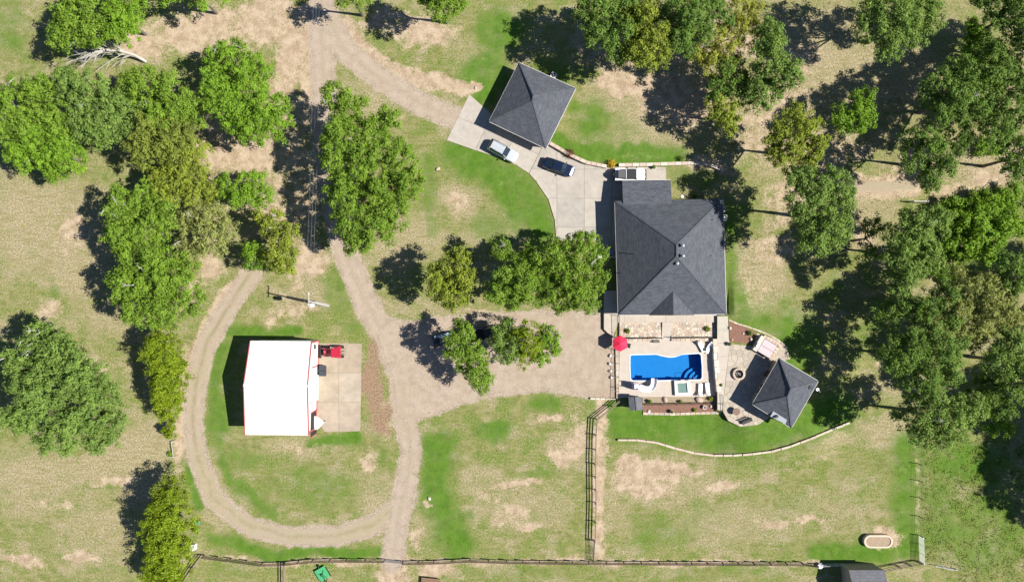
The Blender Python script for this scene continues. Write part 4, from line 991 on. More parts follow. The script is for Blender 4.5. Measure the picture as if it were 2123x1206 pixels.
# ---------------------------------------------------------------- stone walls built block by block
def block_wall(name, label, pts, z0, h, wdt, bl, mats_, seed=0, cat='wall', capz=.0, group=None, follow=False):
    r = random.Random(seed); ps = [P(x, y, (Z(x, y) if follow else z0) + h) for x, y in pts]
    T = thing(name, label, cat, (ps[0].x, ps[0].y, z0), group=group)
    path = []
    for a, b in zip(ps[:-1], ps[1:]):
        n = max(1, round((b - a).length / bl))
        for k in range(n): path.append((a.lerp(b, k / n), a.lerp(b, (k + 1) / n)))
    for a, b in path:
        d = b - a; L = d.length; hh = h * r.uniform(.93, 1.04); c = (a + b) / 2
        poly = [(-L / 2 + .008, -wdt / 2 * r.uniform(.92, 1.05)), (L / 2 - .008, -wdt / 2 * r.uniform(.92, 1.05)), (L / 2 - .008, wdt / 2 * r.uniform(.92, 1.05)), (-L / 2 + .008, wdt / 2 * r.uniform(.92, 1.05))]
        o = obj('stone', MB().prism(poly, -.1, hh, .02), r.choice(mats_), T, world=False)
        o.location = (c.x - ps[0].x, c.y - ps[0].y, c.z - h - z0); o.rotation_euler = (0, 0, math.atan2(d.y, d.x))
    return T
LIGHT = STONES[:3] + [STONES[4]]
block_wall('retaining_wall', 'curved pale stone retaining wall edging the north side of the driveway', [(1140, 296), (1162, 309), (1180, 320), (1215, 336), (1258, 345)], 0, .65, .5, .9, LIGHT, 1)
block_wall('retaining_wall', 'straight pale block wall behind the parked off-road car', [(1283, 342), (1340, 341), (1400, 339), (1440, 338)], 0, .5, .5, 1.1, LIGHT, 2)
block_wall('retaining_wall', 'short bent stone wall at the edge of the north lawn by the wood', [(1441, 338), (1465, 339), (1485, 346), (1502, 354)], 0, .6, .5, .8, LIGHT, 3)
block_wall('garden_wall', 'long low curving stone wall across the lawn south of the pool cabin', [(1281, 912), (1320, 912), (1360, 917), (1400, 929), (1440, 939), (1480, 944), (1520, 944), (1560, 941), (1600, 936), (1640, 925), (1680, 910), (1720, 893), (1762, 876)], .0, .42, .3, 1.3, [STONES[0], STONES[4]], 4, follow=True)
block_wall('retaining_wall', 'row of flat stones edging the pool deck on the house side', [(1283, 704), (1371, 703)], 0, .34, .55, .75, STONES, 5)
block_wall('retaining_wall', 'row of flat stones between pool steps and loungers', [(1392, 703), (1480, 704)], 0, .34, .55, .75, STONES, 6)
block_wall('retaining_wall', 'tall white stone wall casting a dark shadow along the pool east side', [(1483, 702), (1486, 760), (1491, 812)], 0, .95, .72, .95, [STONES[2], STONES[0], mat('sandstone_white', (.60, .56, .48), .9, .1, 3, .3)], 7)
block_wall('retaining_wall', 'pale stone edging along the pool fence on the yard side', [(1279, 724), (1281, 826)], 0, .25, .45, 1.1, LIGHT, 8)
block_wall('edging_wall', 'tan stone edging in front of the red mulch bed below the pool', [(1333, 857), (1400, 858), (1495, 855)], 0, .18, .4, .8, STONES, 9)
block_wall('edging_wall', 'short stone row ending at the corner of the board fence', [(1224, 826), (1276, 827)], 0, .35, .3, .7, LIGHT, 10)

def sheet_bed(name, label, poly, z0, z1, m):
    o = struct(obj(name, MB().prism(pxy(poly, z1), z0, z1), m)); return o
sheet_bed('mulch_bed', '', [(1332, 838), (1494, 835), (1495, 853), (1333, 855)], -.1, .1, M_MULCH)
sheet_bed('gravel_bed', '', [(1332, 822.5), (1470, 822.5), (1494, 818), (1494, 834), (1332, 836.5)], -.1, .09, mat('pea_gravel', (.30, .24, .165), 1, .2, 4, .6))
sheet_bed('mulch_bed', '', [(1511, 664), (1530, 672), (1568, 688), (1562, 712), (1513, 709)], .3, PZ + .05, M_MULCH)
block_wall('edging_wall', 'curved pale stone edge around the mulch bed and grill pad', [(1511, 663), (1530, 671), (1550, 677), (1570, 684), (1590, 692), (1610, 702), (1630, 718), (1636, 745)], .6, .38, .22, .8, LIGHT, 11)

# ---------------------------------------------------------------- pool
POOL = [(1309, 736), (1360, 735), (1372, 738), (1388, 741), (1400, 740), (1414, 735), (1449, 733), (1453, 736), (1455, 760), (1455, 782), (1452, 786), (1400, 787), (1350, 788), (1312, 788), (1308, 784), (1307, 760), (1307, 739)]
def ring_slab(name, outer, inner, z0, z1, m, parent=None):
    bm = bmesh.new()
    def loop(p): vs = [bm.verts.new((x, y, z1)) for x, y in p]; return [bm.edges.new((vs[i], vs[(i + 1) % len(vs)])) for i in range(len(vs))]
    e = loop(outer) + loop(inner); bmesh.ops.triangle_fill(bm, use_beauty=True, use_dissolve=False, edges=e)
    r = bmesh.ops.extrude_face_region(bm, geom=list(bm.faces)); vs = [g for g in r['geom'] if isinstance(g, bmesh.types.BMVert)]
    for v in vs: v.co.z = z0
    bmesh.ops.recalc_face_normals(bm, faces=bm.faces)
    mb = MB(); bm.verts.index_update(); mb.add([tuple(v.co) for v in bm.verts], [tuple(v.index for v in f.verts) for f in bm.faces]); bm.free()
    return obj(name, mb, m, parent)
DZ = .06
pw = pxy(POOL, DZ)
pcx = sum(p[0] for p in pw) / len(pw); pcy = sum(p[1] for p in pw) / len(pw)
pout = [(pcx + (x - pcx) * (1 + .16 / max(abs(x - pcx), .8)), pcy + (y - pcy) * (1 + .16 / max(abs(y - pcy), .8))) for x, y in pw]
deck = struct(ring_slab('pool_deck', pxy([(1279, 702), (1484, 702), (1491, 818), (1470, 822), (1281, 824)], DZ), pout, -.15, DZ, M_CONCP))
c0 = P(1381, 762); POOLT = thing('swimming_pool', 'bright blue swimming pool with notched long side', 'pool', (c0.x, c0.y, 0))
M_COPE = mat('pool_coping', (.58, .66, .70), .6, .05)
ring_slab('coping', pout, pw, -.3, DZ + .03, M_COPE, POOLT)
M_LINER = mat('pool_liner', (.0, .185, .50), .6, .1, 3)
mb = MB(); n = len(pw); q = pw if True else pw
a_ = sum(pw[i][0] * pw[(i + 1) % n][1] - pw[(i + 1) % n][0] * pw[i][1] for i in range(n))
if a_ < 0: q = pw[::-1]
mb.add([(x, y, DZ) for x, y in q] + [(x, y, -1.5) for x, y in q], [tuple(range(n, 2 * n))] + [((i + 1) % n, i, n + i, n + (i + 1) % n) for i in range(n)])
obj('basin', mb, M_LINER, POOLT)
def water_material(name, tint, ro=.04):
    m = bpy.data.materials.new(name); m.use_nodes = True; t = m.node_tree; N = t.nodes; L = t.links
    for nd in list(N):
        if nd.type != 'OUTPUT_MATERIAL': N.remove(nd)
    out = [x for x in N if x.type == 'OUTPUT_MATERIAL'][0]
    tr = N.new('ShaderNodeBsdfTransparent'); tr.inputs[0].default_value = (*tint, 1)
    gl = N.new('ShaderNodeBsdfGlossy'); gl.inputs['Roughness'].default_value = ro
    fr = N.new('ShaderNodeFresnel'); fr.inputs[0].default_value = 1.33
    g = N.new('ShaderNodeNewGeometry'); n1 = N.new('ShaderNodeTexNoise'); n1.inputs['Scale'].default_value = 3.5; n1.inputs['Detail'].default_value = 4; L.new(g.outputs['Position'], n1.inputs['Vector'])
    b = N.new('ShaderNodeBump'); b.inputs['Strength'].default_value = .25; b.inputs['Distance'].default_value = .05; L.new(n1.outputs['Fac'], b.inputs['Height'])
    L.new(b.outputs[0], gl.inputs['Normal']); L.new(b.outputs[0], fr.inputs['Normal'])
    mx = N.new('ShaderNodeMixShader'); L.new(fr.outputs[0], mx.inputs[0]); L.new(tr.outputs[0], mx.inputs[1]); L.new(gl.outputs[0], mx.inputs[2]); L.new(mx.outputs[0], out.inputs['Surface'])
    return m
M_WATER = water_material('pool_water', (.75, .95, 1.0))
obj('water', MB().add([(x, y, -.06) for x, y in q], [tuple(range(n))]), M_WATER, POOLT)
for k, r_ in enumerate((2.6, 1.9, 1.2)):
    c = P(1454, 786, -1); pts = [(c.x - .05, c.y + .05)] + [(c.x - .05 - math.cos(a) * r_, c.y + .05 + math.sin(a) * r_ * .75) for a in np.linspace(0, math.pi / 2, 8)]
    obj('pool_step', MB().prism(pts, -1.5, -1.1 + .32 * k), mat('pool_step', (.0, .20, .53), .6), POOLT)
def rail(px, py, T):
    p = P(px, py); obj('handrail', MB().tube([(p.x, p.y - .5, DZ), (p.x, p.y - .5, .75), (p.x - .05, p.y - .1, .95), (p.x - .15, p.y + .45, .8), (p.x - .2, p.y + .7, -.2)], .025, 8), M_GALV, T, smooth_=True)
rail(1437, 785, POOLT)
# raised spa
sp = thing('spa', 'square raised white spa with green water at the pool edge', 'spa', tuple(P(1414, 805)))
so_ = pxy([(1398, 789), (1430, 788), (1434, 819), (1400, 820)], .5); si = pxy([(1404, 794), (1424, 793), (1426, 813), (1406, 814)], .5)
ring_slab('surround', so_, si, 0, .5, mat('spa_stone', (.66, .62, .54), .8, .06), sp)
obj('water', MB().prism(si, .05, .36), mat('spa_water', (.16, .25, .22), .08, .1, 3, spec=.6), sp)
obj('spillway', MB().prism(pxy([(1411, 786.5), (1419, 786.5), (1419, 794), (1411, 794)], .4), .2, .47), STONES[0], sp)

# ---------------------------------------------------------------- fences: every post and rail is a part
M_WOOD = mat('weathered_wood', (.26, .20, .155), .9, .2, 4, .3)
M_WOODD = mat('brown_fence', (.125, .085, .068), .9, .25, 4, .3)
def fence(name, label, pts, step, rails, ph, pw_, rw, rh, m, side=0.0, cat='fence', z=None, group=None):
    ps = [P(x, y, 0) for x, y in pts]
    if z is None: zs = [Z(x, y) for x, y in pts]
    else: zs = [z] * len(pts)
    ps = [Vector((p.x, p.y, q)) for p, q in zip(ps, zs)]
    T = thing(name, label, cat, ps[0], group=group); r = random.Random(len(pts) + int(pts[0][0]))
    posts = []
    for i, (a, b) in enumerate(zip(ps[:-1], ps[1:])):
        n = max(1, round((b - a).length / step))
        for k in range(n + (i == len(ps) - 2)): posts.append(a.lerp(b, k / n))
    pm = {}
    for p in posts:
        o = obj('post', MB().box((0, 0, ph / 2 - .1), (pw_, pw_, ph + .2)), m, T, world=False) if not pm else piece('post', pm['m'], T)
        pm['m'] = o.data; o.location = p - ps[0]; o.rotation_euler = (r.uniform(-.02, .02), r.uniform(-.02, .02), r.uniform(-.1, .1))
    for a, b in zip(posts[:-1], posts[1:]):
        d = (b - a); nrm = Vector((-d.y, d.x, 0)).normalized() * side
        for h in rails:
            j = Vector((0, 0, h + r.uniform(-.02, .02))); obj('rail', MB().bar(a + nrm + j, b + nrm + j, rw, rh), m, T)
    return T
fence('board_fence', 'three rail board fence running north to south beside the paddock', [(1281, 829), (1268, 841), (1235, 867), (1233, 900), (1232, 960), (1233, 1040), (1231, 1118)], 2.3, (.5, .95, 1.35), 1.4, .13, .05, .15, M_WOOD, .09)
fence('board_fence', 'long brown board fence along the bottom of the picture', [(836, 1162), (900, 1161), (975, 1157), (1050, 1160), (1220, 1162), (1400, 1163), (1560, 1164), (1660, 1164), (1690, 1168)], 2.4, (.45, .85, 1.2), 1.3, .13, .05, .15, M_WOODD, -.09)
fence('board_fence', 'brown board fence from the cedar to the lane gate', [(424, 1149), (480, 1156), (545, 1165), (590, 1164), (650, 1158), (720, 1157), (798, 1158)], 2.4, (.45, .85, 1.2), 1.3, .13, .05, .15, M_WOODD, -.09)
fence('board_fence', 'short three rail fence running to the bottom edge near the green mower', [(592, 1166), (592, 1215)], 2.4, (.45, .9, 1.3), 1.35, .13, .05, .15, M_WOOD, .09)
fence('board_fence', 'short slanting fence beneath the bushy cedar', [(424, 1150), (404, 1176), (384, 1206)], 2.2, (.45, .9, 1.3), 1.35, .13, .05, .15, M_WOOD, -.09)
fence('board_fence', 'slanting board fence between field shed and paddock corner', [(1826, 1178), (1860, 1171), (1903, 1163)], 2.0, (.45, .9, 1.3), 1.35, .13, .05, .15, M_WOOD, .09)
fence('wire_fence', 'thin overgrown wire fence along the weedy east side of the paddock', [(1900, 905), (1902, 960), (1903, 1030), (1905, 1108)], 3.0, (.4, .7, 1.0, 1.2), 1.3, .09, .012, .012, M_WOODD, .05)
def gate(name, label, a, b, h, n, m, z=0, cat='gate'):
    a, b = P(*a), P(*b); a.z = b.z = z; T = thing(name, label, cat, a)
    fr = MB()
    for k in range(n + 1):
        zz = z + .15 + (h - .15) * k / n; obj('bar', MB().tube([Vector((a.x, a.y, zz)), Vector((b.x, b.y, zz))], .028, 6), m, T)
    for t in (0, .33, .66, 1):
        p = a.lerp(b, t); obj('upright', MB().tube([Vector((p.x, p.y, z + .1 if 0 < t < 1 else z)), Vector((p.x, p.y, z + h + .02))], .03 if 0 < t < 1 else .06, 6), m, T)
    return T
gate('farm_gate', 'grey tube gate across the lane in the bottom fence', (799, 1158), (835, 1162), 1.25, 5, M_GALV)
gate('farm_gate', 'green tube gate closing the foot of the north south fence', (1231, 1120), (1229, 1160), 1.25, 5, mat('gate_green', (.06, .14, .09), .5))
gate('farm_gate', 'silver tube gate at the lower right paddock corner', (1904, 1108), (1906, 1162), 1.35, 6, M_GALV)
gate('farm_gate', 'low pale pipe gate beside the field shed at the bottom edge', (1700, 1168), (1745, 1166), 1.1, 3, M_GALV)
gate('pipe_fence', 'white pipe panel lying outside the paddock corner', (1935, 1170), (1978, 1178), .7, 2, mat('pipe_white', (.6, .62, .6), .5), cat='fence panel')
# black iron pool fence
def iron_fence(label, pts, z=DZ):
    ps = [Vector((*P(x, y).xy, z)) for x, y in pts]; T = thing('iron_fence', label, 'fence', ps[0], group=None)
    for a, b in zip(ps[:-1], ps[1:]):
        n = max(1, round((b - a).length / 2.2))
        for k in range(n):
            u, v = a.lerp(b, k / n), a.lerp(b, (k + 1) / n)
            obj('post', MB().box((u.x, u.y, z + .6), (.07, .07, 1.25)), M_BLACK, T)
            mb = MB()
            for h in (.15, 1.1): mb.bar(u + Vector((0, 0, h)), v + Vector((0, 0, h)), .04, .04)
            for q in range(1, 15):
                p = u.lerp(v, q / 15); mb.box((p.x, p.y, z + .62), (.014, .014, .95))
            obj('panel', mb, M_BLACK, T)
    e = ps[-1]; obj('post', MB().box((e.x, e.y, z + .6), (.07, .07, 1.25)), M_BLACK, T)
iron_fence('black iron fence along the yard side of the pool deck', [(1282, 726), (1281, 780), (1280, 826)])
iron_fence('black iron fence from the umbrella up to the house corner', [(1281, 654), (1282, 690), (1282, 724)], .5)
iron_fence('black iron fence between pool deck and red mulch bed', [(1334, 837), (1400, 836), (1492, 834)], .08)
iron_fence('black iron fence at the foot of the tall white stone wall', [(1492, 816), (1494, 852)], .1)
iron_fence('black iron fence in front of the flagstone bed west of the steps', [(1286, 701), (1370, 700)], .3)
iron_fence('black iron fence in front of the flagstone terrace east of the steps', [(1393, 700), (1480, 699)], .3)

# ---------------------------------------------------------------- vehicles
M_TYRE = mat('tyre', (.015, .015, .016), .8); M_RIM = mat('rim', (.35, .36, .38), .35, metal=.6)
M_LAMP = mat('lamp_lens', (.7, .72, .75), .15, spec=.6); M_TAIL = mat('tail_lens', (.35, .02, .02), .2)
def paint(name, c, metal=.2, rough=.28): return mat(name, c, rough, metal=metal, spec=.5, coat=.6)
def wheels(T, xs_, y, r=.34, wd=.23, loc=True):
    for x in xs_:
        for s in (-1, 1):
            t = obj('wheel', MB().tube([(x, s * y - wd / 2, r), (x, s * y + wd / 2, r)], r, 20), M_TYRE, T, world=False)
            obj('rim', MB().tube([(x, s * (y + wd / 2 - .02), r), (x, s * (y + wd / 2 + .015), r)], r * .62, 14), M_RIM, t, world=False)
def loft(st):
    """st: list of (x, halfwidth_low, halfwidth_top, zlow, zmid, ztop)"""
    mb = MB(); vs = []
    for x, wl, wt, z0, zm, z1 in st:
        vs += [(x, -wl * .92, z0), (x, -wl, zm), (x, -wt, z1 - .03), (x, -wt * .8, z1), (x, 0, z1 + .015), (x, wt * .8, z1), (x, wt, z1 - .03), (x, wl, zm), (x, wl * .92, z0)]
    k = 9
    fs = [(k * i + j, k * i + (j + 1) % k, k * (i + 1) + (j + 1) % k, k * (i + 1) + j) for i in range(len(st) - 1) for j in range(k)]
    fs += [tuple(range(k))[::-1], tuple(k * (len(st) - 1) + j for j in range(k))]
    return mb.add(vs, [f[::-1] for f in fs])
def car(name, label, cat, px, py, ang, L, W, pm, suv=False, dark_roof=None):
    p = P(px, py, .5); T = thing(name, label, cat, (p.x, p.y, .05), ang)
    h = L / 2; w_ = W / 2; hood = .95 if not suv else 1.05; zr = 1.42 if not suv else 1.72; belt = .92 if not suv else 1.05
    if suv:
        body = [(-h, w_ * .82, w_ * .75, .4, .7, .98), (-h + .15, w_ * .95, w_ * .88, .28, .75, belt), (-h + 1, w_, w_ * .93, .24, .75, belt), (.6, w_, w_ * .93, .24, .75, belt), (h - 1.3, w_, w_ * .92, .24, .75, belt - .02), (h - .45, w_ * .96, w_ * .84, .26, .7, hood - .1), (h - .12, w_ * .82, w_ * .7, .32, .6, .82), (h, w_ * .62, w_ * .55, .4, .55, .7)]
        cab = [(-h + .12, w_ * .86, w_ * .7, belt - .05, belt + .15, belt + .3), (-h + .45, w_ * .9, w_ * .74, belt - .05, belt + .25, zr - .04), (-h + 1.6, w_ * .91, w_ * .77, belt - .05, belt + .25, zr), (.15, w_ * .91, w_ * .76, belt - .05, belt + .25, zr - .03), (h - 1.45, w_ * .88, w_ * .74, belt - .08, belt - .04, belt + .0)]
        roof = [(-h + .5, .62), (-h + 1.6, .66), (.2, .65)]
    else:
        body = [(-h, w_ * .7, w_ * .62, .42, .65, .88), (-h + .2, w_ * .92, w_ * .82, .26, .7, .96), (-h + .9, w_, w_ * .9, .22, .7, .97), (.4, w_, w_ * .92, .22, .7, belt), (h - 1.3, w_, w_ * .9, .22, .7, belt - .02), (h - .5, w_ * .95, w_ * .8, .24, .62, .8), (h - .15, w_ * .8, w_ * .66, .3, .55, .68), (h, w_ * .5, w_ * .45, .38, .5, .6)]
        cab = [(-h + .55, w_ * .78, w_ * .66, belt - .06, belt, belt + .04), (-h + 1.35, w_ * .88, w_ * .68, belt - .06, belt + .18, zr - .04), (-.1, w_ * .9, w_ * .72, belt - .06, belt + .2, zr), (.45, w_ * .9, w_ * .7, belt - .06, belt + .2, zr - .04), (h - 1.35, w_ * .86, w_ * .72, belt - .1, belt - .06, belt - .02)]
        roof = [(-h + 1.4, .62), (-.1, .65), (.42, .63)]
    obj('body', loft(body), pm, T, world=False, smooth_=False)
    cb = obj('cabin', loft(cab), M_GLASS, T, world=False)
    rm = MB()
    zz = lambda x: zr + .022
    vs = [(x, s * w_ * f * 1.08, zz(x) + (-.03 if s else .03)) for x, f in roof for s in (-1, 0, 1)]
    n = len(roof); rm.add(vs + [(a, b, c - .05) for a, b, c in vs], [(3 * i + j, 3 * i + 3 + j, 3 * i + 4 + j, 3 * i + 1 + j) for i in range(n - 1) for j in (0, 1)] + [(3 * n + 3 * i + j, 3 * n + 3 * i + 1 + j, 3 * n + 3 * i + 4 + j, 3 * n + 3 * i + 3 + j) for i in range(n - 1) for j in (0, 1)])
    obj('roof', rm, dark_roof or pm, T, world=False)
    for s in (-1, 1):
        # pillars
        for (x0, x1) in ((.4, h - 1.35), (-h + (.5 if suv else 1.4), -h + (.15 if suv else .6))):
            obj('pillar', MB().bar((x0, s * w_ * .72, zr - .02), (x1, s * w_ * .84, belt), .07, .05), pm, T, world=False)
        obj('mirror', MB().box((h - 1.55, s * (w_ + .09), belt + .06), (.14, .2, .14)), pm, T, world=False)
        obj('headlight', MB().box((h - .3, s * w_ * .62, .66), (.3, .34, .12)), M_LAMP, T, world=False)
        obj('tail_light', MB().box((-h + .07, s * w_ * .62, .8), (.14, .34, .14)), M_TAIL, T, world=False)
        if suv: obj('roof_rail', MB().bar((-h + .6, s * w_ * .62, zr + .06), (.1, s * w_ * .62, zr + .06), .04, .05), M_GALV, T, world=False)
    wheels(T, (h - .95, -h + .95), w_ - .12)
    return T
car('parked_car', 'silver sport utility vehicle parked at the lawn edge of the driveway', 'car', 1043, 314, math.radians(-29), 4.75, 1.85, paint('silver_paint', (.62, .66, .68), .35), suv=True)
car('parked_car', 'dark blue sedan parked in the middle of the driveway', 'car', 1159, 347, math.radians(-20), 4.75, 1.8, paint('navy_paint', (.012, .022, .055), .3, .2))
def off_roader():
    p = P(1306, 363, .6); T = thing('off_road_car', 'white off-road car with black soft top parked under the house eave', 'car', (p.x, p.y, .05))
    wp = paint('white_paint', (.75, .76, .77), 0)
    h, w_ = 2.3, .88
    obj('body', MB().prism([(-h, -w_), (h - 1.35, -w_), (h - 1.35, w_), (-h, w_)], .45, 1.12), wp, T, world=False)
    obj('hood', loft([(h - 1.38, .78, .72, .5, .8, 1.18), (h - .4, .7, .62, .5, .8, 1.14), (h - .12, .62, .55, .5, .8, 1.05)]), wp, T, world=False)
    for s in (-1, 1):
        for x in (h - .75, -h + .85):
            obj('fender', MB().prism([(x - .55, s * .62), (x + .55, s * .62), (x + .5, s * .98), (x - .5, s * .98)], .82, .94), wp, T, world=False)
        obj('mirror', MB().box((h - 1.45, s * 1.02, 1.25), (.12, .2, .16)), M_BLACK, T, world=False)
        obj('headlight', MB().tube([(h - .16, s * .42, .92), (h - .06, s * .42, .92)], .11, 12), M_LAMP, T, world=False)
        obj('step_bar', MB().tube([(-.9, s * .95, .42), (.7, s * .95, .42)], .05, 8), M_BLACK, T, world=False)
    ft = mat('soft_top', (.030, .032, .037), .8, .15, 6); ft2 = mat('soft_top_rear', (.10, .10, .105), .8, .15, 6)
    obj('soft_top', MB().prism([(-.75, -.74), (.78, -.72), (.78, .72), (-.75, .74)], 1.1, 1.82, .03), ft, T, world=False)
    obj('sun_panel', MB().prism([(-1.95, -.62), (-.8, -.64), (-.8, .64), (-1.95, .62)], 1.1, 1.78, .03), ft2, T, world=False)
    obj('windshield', MB().add([(.8, -.72, 1.78), (.8, .72, 1.78), (1.02, .76, 1.14), (1.02, -.76, 1.14)], [(0, 3, 2, 1)]), M_GLASS, T, world=False)
    for s in (-1, 1): obj('windshield_frame', MB().bar((.8, s * .72, 1.8), (1.03, s * .77, 1.12), .07, .07), wp, T, world=False)
    obj('windshield_frame', MB().bar((.8, -.74, 1.8), (.8, .74, 1.8), .1, .08), wp, T, world=False)
    obj('bumper', MB().box((h + .05, 0, .6), (.2, 1.5, .2)), M_BLACK, T, world=False); obj('bumper', MB().box((-h - .05, 0, .6), (.2, 1.5, .2)), M_BLACK, T, world=False)
    obj('roll_bar', MB().tube([(-.78, -.72, 1.0), (-.78, -.7, 1.85), (-.78, .7, 1.85), (-.78, .72, 1.0)], .05, 8), wp, T, world=False)
    sw = obj('spare_wheel', MB().tube([(-h - .12, 0, 1.0), (-h - .36, 0, 1.0)], .4, 20), M_TYRE, T, world=False)
    wheels(T, (h - .75, -h + .85), .82, .4, .27)
off_roader()

def tractor():
    p = P(690, 729, .8); T = thing('tractor', 'red tractor with canopy and front loader on the barn apron', 'tractor', (p.x, p.y, .05), math.pi)
    rd = paint('tractor_red', (.42, .018, .045), 0, .4); gl = mat('tractor_grey', (.16, .15, .15), .6)
    obj('hood', loft([(.1, .34, .3, .6, .9, 1.3), (.9, .33, .28, .6, .9, 1.25), (1.3, .3, .24, .6, .85, 1.15)]), rd, T, world=False)
    obj('hood_grille', MB().box((.65, 0, 1.29), (.3, .2, .05)), M_BLACK, T, world=False)
    obj('chassis', MB().box((.0, 0, .62), (2.6, .4, .35)), gl, T, world=False)
    for s in (-1, 1):
        t = obj('wheel', MB().tube([(-1.0, s * .72 - .18, .62), (-1.0, s * .72 + .18, .62)], .62, 22), M_TYRE, T, world=False); obj('rim', MB().tube([(-1.0, s * .9, .62), (-1.0, s * .92, .62)], .36, 14), rd, t, world=False)
        t = obj('wheel', MB().tube([(.95, s * .6 - .13, .4), (.95, s * .6 + .13, .4)], .4, 18), M_TYRE, T, world=False); obj('rim', MB().tube([(.95, s * .73, .4), (.95, s * .75, .4)], .22, 12), rd, t, world=False)
        obj('fender', MB().tube([(-.45, s * .72, 1.0), (-.65, s * .72, 1.26), (-1.0, s * .72, 1.36), (-1.4, s * .72, 1.24)], .17, 8), rd, T, world=False)
        obj('canopy_post', MB().bar((-1.35, s * .5, .9), (-1.3, s * .55, 2.25), .07, .07), gl, T, world=False)
        obj('loader_arm', MB().bar((.1, s * .5, 1.2), (1.3, s * .5, .95), .12, .16).bar((1.3, s * .5, .95), (1.95, s * .5, .45), .12, .16), rd, T, world=False)
        obj('cylinder', MB().tube([(.4, s * .5, .75), (1.2, s * .5, .9)], .045, 8), M_GALV, T, world=False)
        obj('headlight', MB().box((1.33, s * .16, .95), (.05, .14, .1)), M_LAMP, T, world=False)
    obj('canopy', MB().prism([(-1.55, -.7), (-.1, -.72), (-.1, .72), (-1.55, .7)], 2.25, 2.35, .06), rd, T, world=False)
    obj('seat', MB().box((-.75, 0, 1.15), (.5, .5, .12)).box((-1.0, 0, 1.4), (.12, .5, .45)), M_BLACK, T, world=False)
    obj('steering_wheel', MB().tube([(-.2, math.cos(a) * .2, 1.5 + math.sin(a) * .12) for a in np.linspace(0, 6.3, 16)], .02, 6), M_BLACK, T, world=False)
    mb = MB(); pr = [(1.95, .15), (2.45, .12), (2.5, .18), (2.05, .28), (1.95, .75), (1.85, .75), (1.85, .2)]
    n = len(pr); mb.add([(x, -.98, z) for x, z in pr] + [(x, .98, z) for x, z in pr], [tuple(range(n)), tuple(range(n, 2 * n))[::-1]] + [(i, n + i, n + (i + 1) % n, (i + 1) % n) for i in range(n)])
    obj('bucket', mb, mat('bucket_steel', (.035, .034, .036), .55, .2, 6), T, world=False)
    obj('hitch', MB().bar((-1.5, 0, .6), (-1.95, 0, .55), .1, .1).bar((-1.5, .4, .5), (-1.95, .45, .5), .08, .08).bar((-1.5, -.4, .5), (-1.95, -.45, .5), .08, .08), gl, T, world=False)
tractor()
def dump_cart():
    p = P(668, 768, .7); T = thing('utility_cart', 'small black two-panel topped cart beside the barn door', 'cart', (p.x, p.y, .05))
    cv = mat('cart_cover', (.045, .05, .065), .6, .15, 5)
    obj('tub', MB().prism([(-.4, -.72), (.55, -.72), (.55, .72), (-.4, .72)], .35, .9, -.06), M_BLACK, T, world=False)
    for s in (-1, 1): obj('cover_panel', MB().prism([(-.42, s * .02), (.6, s * .02), (.6, s * .8), (-.42, s * .8)], .92, .98, .03), cv, T, world=False)
    for s in (-1, 1): obj('wheel', MB().tube([(-.6, s * .45 - .1, .28), (-.6, s * .45 + .1, .28)], .28, 16), M_TYRE, T, world=False)
    obj('axle', MB().tube([(-.6, -.5, .28), (-.6, .5, .28)], .04, 6).bar((-.6, 0, .28), (.2, 0, .4), .1, .1), M_GALV, T, world=False)
    for s in (-1, 1): obj('leg', MB().bar((.45, s * .5, 0), (.45, s * .5, .4), .06, .06), M_GALV, T, world=False)
dump_cart()
def mower():
    p = P(668, 1192, .6); T = thing('rotary_mower', 'green rotary mower implement standing at the bottom edge', 'mower', (p.x, p.y, 0), math.radians(-60)); T.scale = (.85, .85, .85)
    g = paint('mower_green', (.07, .36, .15), 0, .45); gd = mat('mower_dark_green', (.03, .16, .06), .5)
    obj('deck', MB().prism([(-1.3, -1.0), (.6, -1.0), (1.0, -.6), (1.0, .6), (.6, 1.0), (-1.3, 1.0)], .25, .5, .06), g, T, world=False)
    obj('gearbox', MB().prism([(-.25, -.2), (.25, -.2), (.25, .2), (-.25, .2)], .5, .85, .05), gd, T, world=False)
    for a in (.6, 2.4, 4.0): obj('deck_brace', MB().bar((0, 0, .6), (math.cos(a) * .9, math.sin(a) * .8, .53), .1, .08), gd, T, world=False)
    obj('hitch', MB().bar((.9, -.4, .45), (1.5, 0, 1.0), .08, .08).bar((.9, .4, .45), (1.5, 0, 1.0), .08, .08), M_BLACK, T, world=False)
    obj('drive_shaft', MB().tube([(.2, 0, .7), (1.7, .1, .6)], .06, 8), M_BLACK, T, world=False)
    obj('tail_wheel', MB().tube([(-1.75, -.1, .22), (-1.75, .1, .22)], .22, 14), M_TYRE, T, world=False); obj('tail_arm', MB().bar((-1.2, 0, .5), (-1.75, 0, .3), .1, .1), gd, T, world=False)
    obj('skid', MB().box((0, 1.02, .16), (1.8, .06, .3)).box((0, -1.02, .16), (1.8, .06, .3)), M_BLACK, T, world=False)
mower()
def yard_trailer():
    p = P(918, 703, .5); T = thing('flat_trailer', 'flat trailer with pale blue rails in tree shade on the yard', 'trailer', (p.x, p.y, 0), math.radians(15))
    bl = mat('rail_blue', (.34, .48, .58), .5, .1)
    obj('deck', MB().box((.2, 0, .55), (3.4, 1.7, .1)), mat('trailer_deck', (.05, .05, .06), .8, .2), T, world=False)
    for y in (.72, .5): 
        for x in (-.72, .75): obj('side_rail', MB().box((x + .2, y, .95), (1.4, .13, .1)), bl, T, world=False)
    for x in (-1.4, 0, 1.4): obj('stake', MB().box((x + .2, .62, .75), (.06, .3, .4)), M_DARK, T, world=False)
    wheels(T, (.5,), .95, .32, .2)
    obj('tongue', MB().bar((1.8, .6, .5), (2.9, 0, .5), .08, .08).bar((1.8, -.6, .5), (2.9, 0, .5), .08, .08), M_DARK, T, world=False)
yard_trailer()
